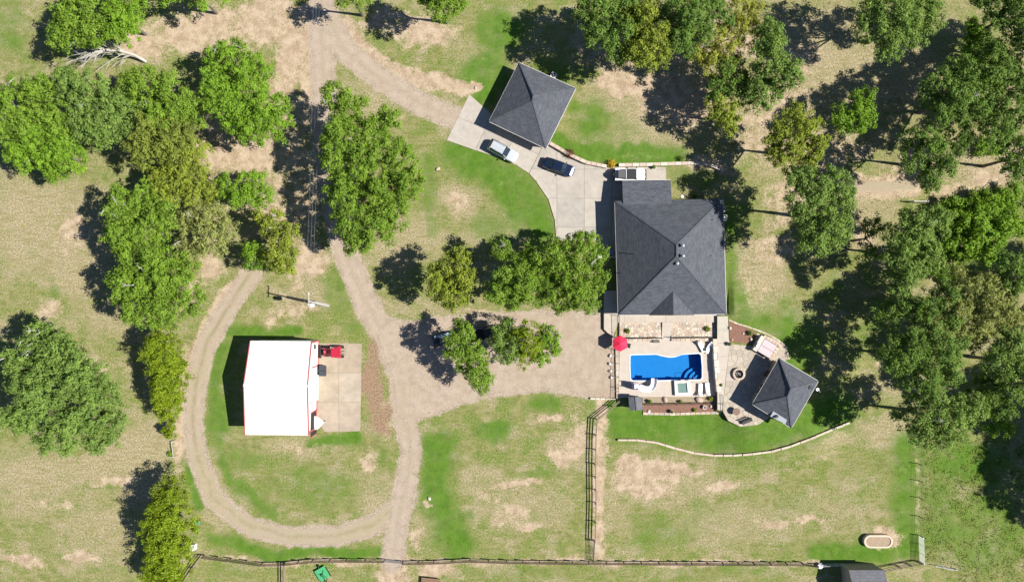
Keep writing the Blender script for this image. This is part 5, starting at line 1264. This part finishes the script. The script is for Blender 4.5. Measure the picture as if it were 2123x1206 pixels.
def pickup():
    p = P(1012, 690, .8); T = thing('pickup_truck', 'black pickup truck half hidden under the yard trees', 'truck', (p.x, p.y, 0), math.radians(8))
    bp = paint('black_truck_paint', (.010, .011, .016), .1, .25)
    obj('body', loft([(-2.7, .92, .88, .5, .8, 1.05), (-.4, .97, .9, .45, .8, 1.1), (1.2, .97, .9, .45, .8, 1.12), (2.2, .94, .82, .45, .8, 1.05), (2.6, .8, .7, .5, .75, .95)]), bp, T, world=False)
    obj('bed', MB().box((-1.65, 0, 1.08), (1.9, 1.5, .1)), M_DARK, T, world=False)
    obj('cabin', loft([(-.65, .86, .72, 1.05, 1.2, 1.7), (-.2, .88, .74, 1.05, 1.3, 1.82), (.6, .88, .74, 1.05, 1.3, 1.8), (1.25, .86, .76, 1.0, 1.05, 1.12)]), M_GLASS, T, world=False)
    obj('roof', MB().prism([(-.55, -.7), (.6, -.7), (.6, .7), (-.55, .7)], 1.8, 1.87, .05), bp, T, world=False)
    obj('bed_rail', MB().bar((-2.6, .84, 1.12), (-.7, .84, 1.12), .07, .07), M_GALV, T, world=False)
    t = obj('spare_tyre', MB().lathe((-2.0, .1, 1.12), [(.14, 0), (.32, 0), (.36, .1), (.32, .2), (.14, .2)], 18), M_TYRE, T, world=False); obj('rim', MB().lathe((-2.0, .1, 1.13), [(.12, 0), (.2, .02), (.2, .22), (.12, .2)], 14), M_RIM, t, world=False)
    for s in (-1, 1):
        obj('headlight', MB().box((2.5, s * .65, .8), (.15, .28, .14)), M_LAMP, T, world=False); obj('mirror', MB().box((1.0, s * 1.05, 1.2), (.14, .2, .18)), bp, T, world=False)
    wheels(T, (1.7, -1.6), .85, .38, .25)
pickup()

# ---------------------------------------------------------------- utility pole and wires
def pole():
    b = P(681, 634); T = thing('utility_pole', 'wooden utility pole with transformer between barn and road', 'utility pole', b)
    top = P(640, 624, 9.6)
    def at(h): return Vector((b.x, b.y, 0)).lerp(top, h / 9.6)
    M_POLE = mat('pole_wood', (.50, .47, .44), .9, .15, 5)
    obj('pole', MB().tube([at(0) - Vector((0, 0, .3)), at(5), at(9.6)], [.14, .12, .09], 12), M_POLE, T)
    for d in (.26, -.26): obj('conduit', MB().tube([at(.05) + Vector((.05, d, 0)), at(6.5) + Vector((.05, d * .6, 0))], .05, 8), M_GALV, T)
    t7 = at(7.8); tr = obj('transformer', MB().lathe((t7.x - .1, t7.y - .45, t7.z - .5), [(.05, 0), (.3, .03), (.32, .1), (.32, .85), (.28, .95), (.08, 1.0)], 16), mat('transformer_grey', (.55, .57, .58), .5), T)
    obj('bushing', MB().cyl((t7.x - .1, t7.y - .45), .06, t7.z + .45, t7.z + .8, 8), M_WHITE, tr)
    q = at(9.2); obj('crossarm', MB().bar(q + Vector((-.1, -.6, 0)), q + Vector((-.1, 1.2, .0)), .09, .1), M_POLE, T)
    for y in (-.5, 0, 1.1): obj('insulator', MB().lathe((q.x - .1, q.y + y, q.z + .07), [(.04, 0), (.07, .05), (.05, .12), (.06, .18), (.02, .22)], 10), M_WHITE, T)
    return q
q = pole()
M_WIRE = mat('wire', (.40, .41, .42), .5)
for k, (dy, px, lab) in enumerate(((-.5, 649, 'western power line wire crossing the shaded road'), (0, 655, 'middle power line wire crossing the shaded road'), (1.1, 661, 'eastern power line wire crossing the shaded road'))):
    a = Vector((q.x - .1 + (k - 1) * .5, q.y + dy, q.z + .3)); e = P(px, -80, 9.5); pts = [a.lerp(e, t) - Vector((0, 0, 1.2 * 4 * t * (1 - t))) for t in np.linspace(0, 1, 24)]
    o = obj('power_wire', MB().tube(pts, .006, 4), M_WIRE); tag(o, lab, 'wire', 'power line wires over the road')

# ---------------------------------------------------------------- pool furniture
def lounger(label, px, py, ang):
    p = P(px, py, .4); T = thing('sun_lounger', label, 'sun lounger', (p.x, p.y, DZ), ang, 'white sun loungers by the pool')
    for s in (-1, 1): obj('side_rail', MB().box((0, s * .3, .3), (1.9, .05, .06)), M_WHITE, T, world=False)
    obj('seat_panel', MB().box((.3, 0, .35), (1.25, .58, .07)), M_WHITE, T, world=False)
    obj('backrest', MB().bar((-.3, 0, .37), (-.92, 0, .74), .58, .07), M_WHITE, T, world=False)
    for x in (-.75, .8):
        for s in (-1, 1): obj('leg', MB().box((x, s * .28, .15), (.06, .05, .3)), M_WHITE, T, world=False)
    obj('pillow', MB().bar((-.7, 0, .68), (-.9, 0, .8), .45, .1), M_WHITE, T, world=False)
lounger('white lounger nearer the pool steps, angled beside the tall wall', 1454, 718, math.radians(-62))
lounger('white lounger tilted against the tall wall shadow', 1470, 720, math.radians(-118))
lounger('white lounger next to the square spa', 1452, 808, math.radians(88))
lounger('white lounger at the lower pool corner beside another lounger', 1467, 806, math.radians(95))
def side_table(label, px, py, z, r=.25, m=M_DARK):
    p = P(px, py, z + .4); T = thing('side_table', label, 'table', (p.x, p.y, z))
    obj('table_top', MB().cyl((0, 0), r, .42, .46, 16), m, T, world=False)
    for a in (0, 2.09, 4.19): obj('leg', MB().bar((math.cos(a) * r * .4, math.sin(a) * r * .4, .42), (math.cos(a) * r * .8, math.sin(a) * r * .8, 0), .03, .03), m, T, world=False)
side_table('small dark side table between the two angled loungers', 1461, 724, DZ)
def umbrella():
    p = P(1286, 712, 2.2); T = thing('patio_umbrella', 'bright red hexagonal patio umbrella at the deck corner', 'umbrella', (p.x, p.y, DZ))
    red = mat('umbrella_cloth', (.72, .025, .075), .7, .05)
    R = 1.22; z0, z1 = 2.0, 2.55
    pts = [(math.cos(math.radians(30 + 60 * k)) * R, math.sin(math.radians(30 + 60 * k)) * R, z0) for k in range(6)]
    for k in range(6):
        a, b = pts[k], pts[(k + 1) % 6]; obj('canopy_panel', MB().add([(0, 0, z1), a, b, (0, 0, z1 - .02), (a[0], a[1], a[2] - .03), (b[0], b[1], b[2] - .03)], [(0, 1, 2), (5, 4, 3), (1, 4, 5, 2)]), red, T, world=False)
        obj('rib', MB().bar((0, 0, z1 - .05), (a[0] * .98, a[1] * .98, z0 - .03), .03, .025), M_DARK, T, world=False)
    obj('pole', MB().cyl((0, 0), .03, 0, 2.6, 8), M_GALV, T, world=False); obj('base', MB().lathe((0, 0, 0), [(.3, 0), (.3, .05), (.08, .1), (.05, .3)], 16), M_DARK, T, world=False)
umbrella()
def chair(label, px, py, ang, z=DZ, m=M_DARK):
    p = P(px, py, z + .4); T = thing('patio_chair', label, 'chair', (p.x, p.y, z), ang)
    obj('seat', MB().box((0, 0, .42), (.5, .5, .05)), m, T, world=False); obj('backrest', MB().bar((-.25, 0, .45), (-.38, 0, .92), .5, .04), m, T, world=False)
    for x in (-.2, .2):
        for y in (-.2, .2): obj('leg', MB().box((x, y, .21), (.04, .04, .42)), m, T, world=False)
chair('dark patio chair peeking out from under the red umbrella', 1304, 715, math.radians(70))
side_table('dark round table hidden beneath the red umbrella', 1288, 716, DZ, .4)
def planter(label, px, py, z, m=M_DARK, box=False, plant=None):
    p = P(px, py, z + .3); T = thing('planter', label, 'planter', (p.x, p.y, z))
    if box: obj('box', MB().prism([(-.5, -.2), (.5, -.2), (.5, .2), (-.5, .2)], 0, .42, -.02), m, T, world=False); obj('soil', MB().prism([(-.44, -.15), (.44, -.15), (.44, .15), (-.44, .15)], .4, .43), M_BED, T, world=False)
    else: obj('pot', MB().lathe((0, 0, 0), [(.16, 0), (.26, .3), (.3, .42), (.26, .42), (.22, .34)], 16), m, T, world=False); obj('soil', MB().cyl((0, 0), .24, .3, .36, 14), M_BED, T, world=False)
    if plant:
        n = 90; d = rng.normal(size=(n, 3)); d /= np.linalg.norm(d, axis=1, keepdims=True); d[:, 2] = np.abs(d[:, 2]); pp = d * .36 * (rng.random(n) ** .5)[:, None] + np.array((0, 0, .42)); L_ = rng.uniform(.1, .22, n)
        link(bpy.data.objects.new('plant', leaves_mesh('plant', pp, d, L_, L_ * .5, rng.random(n), LEAF[plant])), T)
planter('dark rectangular planter box beside the pool steps', 1360, 707, .05, M_DARK, True)
planter('white flower pot on the concrete behind the off-road car', 1356, 346.5, .05, M_WHITE, plant='dark')
planter('pale pot with plant in the red mulch bed below the pool', 1393, 853, .1, M_WHITE, plant='pale')
planter('small round white pot at the right of the red mulch bed', 1461, 844, .1, M_WHITE)
planter('pot with green plant at the end of the gravel bed', 1347, 832, .09, M_DARK, plant='bright')
planter('low pot at the left edge of the stone patio', 1512, 713, PZ, STONES[3], plant='dark')

def slide():
    p = P(1345, 800, 0); T = thing('pool_slide', 'curved white pool slide spilling into the pool', 'slide', (p.x, p.y, DZ))
    wm = mat('slide_white', (.66, .64, .72), .35, spec=.5)
    path = [P(1325, 801, 1.9), P(1331, 804, 1.75), P(1337, 806, 1.5), P(1344, 806.5, 1.25), P(1350, 804, 1.0), P(1354, 798, .72), P(1355.5, 791, .48), P(1355.5, 784, .36)]
    prof = [(-.42, .26), (-.36, .05), (-.2, -.04), (0, -.07), (.2, -.04), (.36, .05), (.42, .26), (.46, .26), (.40, -.02), (.2, -.12), (0, -.14), (-.2, -.12), (-.40, -.02), (-.46, .26)]
    vs = []; k = len(prof)
    for i, q in enumerate(path):
        d = path[min(i + 1, len(path) - 1)] - path[max(i - 1, 0)]; d.z = 0; d.normalize(); s = Vector((d.y, -d.x, 0))
        vs += [tuple(q + s * a + Vector((0, 0, b))) for a, b in prof]
    fs = [(k * i + j, k * i + (j + 1) % k, k * (i + 1) + (j + 1) % k, k * (i + 1) + j) for i in range(len(path) - 1) for j in range(k)]
    obj('flume', MB().add(vs, fs), wm, T, smooth_=True)
    a = path[0]
    obj('platform', MB().box((a.x - .35, a.y, 1.78), (.7, .8, .1)), wm, T)
    for sx, sy in ((-.6, -.35), (-.6, .35), (0, -.35), (0, .35)): obj('leg', MB().cyl((a.x + sx, a.y + sy), .05, DZ, 1.75, 8), wm, T)
    for s in (-.38, .38): obj('handrail', MB().tube([(a.x - .75, a.y + s, .1), (a.x - .7, a.y + s, 1.9), (a.x - .5, a.y + s, 2.5), (a.x, a.y + s, 2.3), (a.x + .1, a.y + s, 1.9)], .03, 8), wm, T, smooth_=True)
    for h in (.4, .75, 1.1, 1.45): obj('rung', MB().bar((a.x - .74, a.y - .36, h), (a.x - .74, a.y + .36, h), .08, .04), wm, T)
    q = path[4]; obj('support', MB().cyl((q.x, q.y), .06, DZ, .9, 8), wm, T)
slide()

# ---------------------------------------------------------------- stone patio furniture
def hot_tub():
    c = P(1590, 722, 1.6); rz = math.radians(-31); T = thing('hot_tub', 'square hot tub with pink cover set in stone by the cabin', 'hot tub', (c.x, c.y, PZ), rz)
    cv = mat('tub_cover', (.50, .40, .42), .45, .06, 2)
    obj('tub', MB().prism([(-1.05, -1.05), (1.05, -1.05), (1.05, 1.05), (-1.05, 1.05)], 0, .72), mat('tub_cabinet', (.14, .09, .07), .7, .15), T, world=False)
    for s in (-1, 1): obj('cover', MB().prism([(-1.08, s * .01), (1.08, s * .01), (1.08, s * 1.08), (-1.08, s * 1.08)], .74, .86, .04), cv, T, world=False)
    r = random.Random(3); k = 0
    for side in range(2):
        for i in range(6):
            x = -1.3 + i * .5
            b = [(x, 1.15), (x + .48, 1.15), (x + .48, 1.6), (x, 1.6)] if side == 0 else [(1.15, x - .2), (1.6, x - .2), (1.6, x + .28), (1.15, x + .28)]
            if side == 1 and x > .8: continue
            obj('stone', MB().prism(b, 0, .62 + r.uniform(-.03, .03), .02), r.choice(LIGHT), T, world=False)
    obj('grill_counter', MB().prism([(-1.75, -1.2), (-1.2, -1.2), (-1.2, 1.2), (-1.75, 1.2)], 0, .9), STONES[0], T, world=False)
    obj('counter_top', MB().prism([(-1.8, -1.25), (-1.17, -1.25), (-1.17, 1.25), (-1.8, 1.25)], .9, .97), mat('counter_stone', (.55, .50, .43), .6, .1, 3), T, world=False)
    obj('grill', MB().prism([(-1.72, -.75), (-1.25, -.75), (-1.25, 0), (-1.72, 0)], .98, 1.12, .03), M_GALV, T, world=False)
hot_tub()
def fire_pit():
    c = P(1532, 775, PZ + .3); T = thing('fire_pit', 'round stone fire pit on the patio at the cabin shadow edge', 'fire pit', (c.x, c.y, PZ))
    for k in range(14):
        a0, a1 = 2 * math.pi * k / 14 + .02, 2 * math.pi * (k + 1) / 14 - .02
        obj('stone', MB().prism([(math.cos(a) * r, math.sin(a) * r) for a, r in ((a0, .62), (a1, .62), (a1, .95), (a0, .95))], 0, .42, .01), random.choice(LIGHT), T, world=False)
    obj('fire_bowl', MB().lathe((0, 0, .05), [(.1, 0), (.45, .08), (.58, .25), (.55, .25), (.4, .12), (.05, .05)], 18), M_BLACK, T, world=False)
    obj('log', MB().tube([(-.3, -.1, .22), (.3, .15, .26)], .07, 8), M_BARK, T, world=False); obj('log', MB().tube([(-.2, .25, .22), (.25, -.2, .32)], .06, 8), M_PALE, T, world=False)
fire_pit()
def boulder(label, px, py, r, h, m=None, z=None, seed=0):
    z = Z(px, py) if z is None else z; p = P(px, py, z + h * .3); o = obj('boulder', MB().blob((0, 0, h * .25), (r, r * .8, h), seed, .3), m or STONES[seed % 3]); o.location = (p.x, p.y, z); o.rotation_euler = (0, 0, seed); tag(o, label, 'rock'); o['kind'] = 'thing'
def chiminea():
    c = P(1525, 852, PZ + .3); T = thing('round_table', 'round dark table with stone base on the southern patio bulge', 'table', (c.x, c.y, PZ))
    obj('table_top', MB().cyl((0, 0), .55, .66, .72, 22), mat('table_brown', (.20, .13, .10), .7, .2, 5), T, world=False); obj('base', MB().lathe((0, 0, 0), [(.32, 0), (.2, .2), (.12, .5), (.2, .66)], 14), STONES[1], T, world=False)
chiminea()
def bench(label, px, py, ang, z, L=1.6, m=None, name='bench'):
    m = m or M_DARK; p = P(px, py, z + .4); T = thing(name, label, 'bench', (p.x, p.y, z), ang)
    for k in range(4): obj('seat_slat', MB().box((0, -.18 + .12 * k, .44), (L, .1, .035)), m, T, world=False)
    for k in range(3): obj('back_slat', MB().box((0, .27 + .03 * k, .58 + .13 * k), (L, .035, .1)), m, T, world=False)
    for s in (-1, 1): obj('end_frame', MB().box((s * L * .45, 0, .22), (.06, .45, .44)).bar((s * L * .45, .22, .2), (s * L * .45, .36, .92), .06, .06), m, T, world=False)
bench('dark bench at the southern edge of the stone patio', 1549, 873, math.radians(22), PZ)
def step_stile():
    p = P(1903, 420, .5); T = thing('wooden_gate', 'grey wooden slat gate by the dirt track', 'gate', (p.x, p.y, 0))
    gw = mat('grey_wood', (.48, .45, .41), .9, .12, 5)
    obj('top_rail', MB().box((0, .1, 1.3), (2.2, .14, .1)), gw, T, world=False); obj('bottom_rail', MB().box((0, .1, .25), (1.9, .1, .12)), gw, T, world=False)
    for k in range(7): obj('slat', MB().bar((-.85 + .28 * k, .05, .05), (-.85 + .28 * k, .05, 1.3), .13, .04), gw, T, world=False)
    for s in (-1, 1): obj('post', MB().box((s * 1.05, .1, .7), (.14, .14, 1.5)), gw, T, world=False)
step_stile()
def oval_planter():
    c = P(1820, 1121, .4); T = thing('stone_trough', 'oval pale stone trough filled with soil in the lower paddock', 'trough', (c.x, c.y, 0))
    def oval(L, R): return [(-L + math.cos(a) * R, math.sin(a) * R) for a in np.linspace(math.pi / 2, 1.5 * math.pi, 9)] + [(L + math.cos(a) * R, math.sin(a) * R) for a in np.linspace(-math.pi / 2, math.pi / 2, 9)]
    o = ring_slab('rim', oval(1.2, .98), oval(1.2, .7), -.05, .62, mat('trough_rim', (.56, .47, .36), .85, .08), None); o.parent = T
    obj('soil', MB().prism(oval(1.2, .72), 0, .52), mat('trough_soil', (.34, .26, .18), 1, .2, 5, .5), T, world=False)
oval_planter()
def ac_unit(label, px, py, z=0, rz=0):
    p = P(px, py, z + .8); T = thing('air_conditioner', label, 'air conditioner', (p.x, p.y, z), rz)
    obj('cabinet', MB().prism([(-.42, -.42), (.42, -.42), (.42, .42), (-.42, .42)], .08, .85, .03), mat('ac_metal', (.62, .62, .60), .5, .05), T, world=False)
    g = obj('fan_grille', MB().cyl((0, 0), .33, .85, .88, 18), M_BLACK, T, world=False)
    obj('fan_blade', MB().box((0, 0, .885), (.5, .1, .01), .6).box((0, 0, .886), (.1, .5, .01), .6), M_GALV, g, world=False)
    obj('pad', MB().box((0, 0, .04), (1.05, 1.05, .08)), M_CONC, T, world=False)
ac_unit('air conditioner behind the garage on its north side', 1147.5, 156, 0, math.radians(-24))
ac_unit('air conditioner by the east wall of the house, nearer the wood', 1497.5, 433, 0)
ac_unit('air conditioner by the east wall of the house, lower of two', 1502, 451, 0)
def bin_(label, px, py, m):
    p = P(px, py, .6); T = thing('wheeled_bin', label, 'bin', (p.x, p.y, .05)); obj('bin_body', MB().prism([(-.28, -.3), (.28, -.3), (.28, .3), (-.28, .3)], .08, 1.0, -.05), m, T, world=False); obj('lid', MB().box((0, .02, 1.04), (.66, .7, .06)), m, T, world=False)
    for s in (-1, 1): obj('wheel', MB().tube([(s * .28 - .03, .3, .12), (s * .28 + .03, .3, .12)], .12, 12), M_TYRE, T, world=False)
bin_('blue grey wheeled bin in the house shade', 1267, 524, mat('bin_blue', (.16, .26, .36), .6)); 
block_wall('courtyard_wall', 'dark stone wall with white end post west of the house', [(1243, 532), (1278, 532)], 0, .9, .35, .9, [STONES[5], STONES[3]], 21)
o = obj('wall_pillar', MB().prism(pxy([(1239, 529), (1247, 529), (1247, 535), (1239, 535)], 1.1), 0, 1.05, .02).prism(pxy([(1238.3, 528.3), (1247.7, 528.3), (1247.7, 535.7), (1238.3, 535.7)], 1.1), 1.05, 1.15), M_TRIM); tag(o, 'white square pillar at the end of the courtyard wall', 'pillar'); o['kind'] = 'thing'
def meter():
    p = P(1411, 409.5, 1.5); T = thing('satellite_dish', 'small white dish on the north wall of the house', 'dish', (p.x, p.y, 0)); obj('mast', MB().cyl((0, 0), .04, 0, 2.7, 8), M_GALV, T, world=False); obj('reflector', MB().lathe((0, 0, 2.6), [(.04, 0), (.16, .05), (.22, .12)], 16), M_WHITE, T, world=False); obj('feed_arm', MB().bar((0, 0, 2.6), (.35, .2, 2.95), .03, .03), M_GALV, T, world=False)
meter()
# western oddments by the cedars
def frame_chair(label, px, py, m, name='garden_chair'):
    p = P(px, py, .3); T = thing(name, label, 'chair', (p.x, p.y, 0))
    for k in range(3): obj('slat', MB().box((-.15 + .15 * k, 0, .42), (.1, .5, .03)), m, T, world=False)
    for k in range(3): obj('back_slat', MB().box((-.28 - .03 * k, 0, .58 + .14 * k), (.03, .5, .1)), m, T, world=False)
    for x in (-.22, .22):
        for y in (-.22, .22): obj('leg', MB().box((x, y, .2), (.05, .05, .42)), m, T, world=False)
gm = mat('chair_green', (.10, .30, .14), .6)
frame_chair('upper of two green garden chairs by the bushy cedar', 413, 1083, gm); frame_chair('lower of two green garden chairs by the bushy cedar', 411, 1098, gm)
def crate_box():
    p = P(399, 1133, .4); T = thing('chest', 'white chest freezer shaped box below the bushy cedar', 'box', (p.x, p.y, 0)); obj('body', MB().prism([(-.48, -.42), (.48, -.42), (.48, .42), (-.48, .42)], 0, .75, .02), M_WHITE, T, world=False); obj('lid', MB().box((0, 0, .79), (1.0, .88, .08)), M_WHITE, T, world=False); obj('handle', MB().box((.5, 0, .68), (.04, .3, .05)), M_GALV, T, world=False)
crate_box()
def drag_frame():
    p = P(357, 930, .3); T = thing('hay_rack', 'rusty pale metal frame left by the little cedar', 'frame', (p.x, p.y, 0)); m = mat('frame_pale', (.42, .40, .33), .7, .15)
    obj('long_bar', MB().bar((-.15, 1.1, .3), (.15, -1.2, .3), .09, .09), m, T, world=False); obj('cross_bar', MB().bar((-.25, 1.05, .3), (.55, 1.3, .3), .08, .08), m, T, world=False); obj('cross_bar', MB().bar((-.3, -1.25, .3), (.6, -1.15, .3), .08, .08), m, T, world=False)
    for y in (1.1, -1.2): obj('leg', MB().box((0, y, .14), (.08, .08, .28)), m, T, world=False)
    obj('strap', MB().bar((-.3, .9, .28), (-.1, -.6, .28), .04, .04), M_DARK, T, world=False)
drag_frame()
def deck_stand():
    p = P(893, 1203, .2); T = thing('wooden_platform', 'brown wooden platform at the bottom edge by the bare patch', 'platform', (p.x, p.y, 0), math.radians(-6))
    for k in range(6): obj('plank', MB().box((0, .35 - .3 * k, .5), (2.8, .27, .06)), mat('platform_wood', (.22, .14, .085), .9, .2, 5), T, world=False)
    for x in (-1.2, 1.2): obj('bearer', MB().box((x, -.4, .42), (.1, 1.6, .1)), M_WOODD, T, world=False)
    for x in (-1.2, 1.2):
        for y in (.3, -1.1): obj('leg', MB().box((x, y, .2), (.1, .1, .4)), M_WOODD, T, world=False)
deck_stand()
def tank():
    p = P(1700, 1172, .3); T = thing('water_tub', 'pale plastic water tub by the bottom fence', 'tub', (p.x, p.y, 0)); obj('tub', MB().lathe((0, 0, 0), [(.25, 0), (.36, .35), (.38, .42), (.34, .42), (.3, .12)], 18), M_WHITE, T, world=False); obj('rim', MB().lathe((0, 0, .4), [(.33, 0), (.41, .0), (.41, .05), (.33, .05)], 18), M_WHITE, T, world=False)
tank()
for px, py, r, lab, sd in ((908, 350, .34, 'pale boulder in the dry patch west of the driveway lawn', 1), (890, 1033, .3, 'small stone on a bare spot beside the south lane', 2), (986, 182, .25, 'white rock on bare soil above the driveway entrance', 4), (1028, 738, .35, 'white stone at the foot of the yard clump', 5)): boulder(lab, px, py, r, r * .7, None, None, sd)
for i, (px, py, lab) in enumerate(((1265, 737, 'topmost white rock beside the pool fence'), (1264, 754, 'second white rock down beside the pool fence'), (1265, 769, 'third white rock down beside the pool fence'), (1267, 782, 'lowest white rock beside the pool fence'))): boulder(lab, px, py, .28, .3, STONES[2], .02, 20 + i)
for i, (px, py, r, lab) in enumerate(((1378, 828, .5, 'jagged tan boulder in the gravel bed under the slide'), (1450, 829, .6, 'biggest brown boulder in the gravel bed'), (1345, 853, .3, 'small rock at the left end of the red mulch bed'), (1474, 842, .3, 'leaning flat rock at the right of the red mulch bed'))): boulder(lab, px, py, r, r * .6, STONES[(3, 3, 2, 4)[i]], .08, 30 + i)
for i, (px, py, r, lab) in enumerate(((1513, 680, .28, 'upright rock in the upper mulch bed by the walk'), (1518, 704, .2, 'small rock low in the upper mulch bed'), (1541, 691, .2, 'small rock in the middle of the upper mulch bed'), (1557, 703, .3, 'flat rock beside the hot tub shadow'))): boulder(lab, px, py, r, r * .8, STONES[(2, 4, 1, 0)[i]], PZ + .04, 40 + i)
# shrubs
shrub('golden yellow shrub beside the white off-road car', 1268, 339, 11, 1.1, 'gold', dens=2.0)
shrub('dark red leaved shrub where the driveway wall begins to bend', 1181, 318, 12, 1.2, 'plum', dens=2.0)
shrub('dark round box shrub above the straight block wall', 1412, 329, 9, .8, 'dark', dens=2.0, leaf=.07)
shrub('yellow green clump on the flagstone bed by the iron fence', 1302, 686, 6, .6, 'olive', z=.3, leaf=.12)
shrub('olive clump on the flagstone terrace near the loungers', 1467, 682, 7, .6, 'olive', z=.3, leaf=.12)
shrub('bright yellow green shrub at the right of the gravel bed', 1474, 826, 6, .7, 'yellow', z=.08, leaf=.12)
shrub('small spiky plant in the middle of the gravel bed', 1411, 832, 4, .6, 'olive', z=.08, leaf=.1)
shrub('small green shrub right of the pale pot in the red mulch', 1441, 850, 5, .5, 'olive', z=.1, leaf=.1)
shrub('blue green shrub at the right end of the red mulch bed', 1491, 851, 5, .7, 'grey', z=.1, leaf=.1)
shrub('thin dark shrub in the upper mulch bed', 1556, 691, 7, .7, 'dark', z=PZ + .05, leaf=.12, dens=.5)
shrub('tiny green tuft beside the metal frame', 352, 940, 7, .5, 'bright', leaf=.12)
shrub('little conifer by the hot tub corner', 1606, 750, 4, .6, 'dark', z=PZ)
shrub('small weed clump at the edge of the garden walk', 1496, 798, 3, .3, 'bright', z=PZ)
shrub('low shrub on the north lawn in front of the house wall', 1440, 404, 8, .7, 'dark')
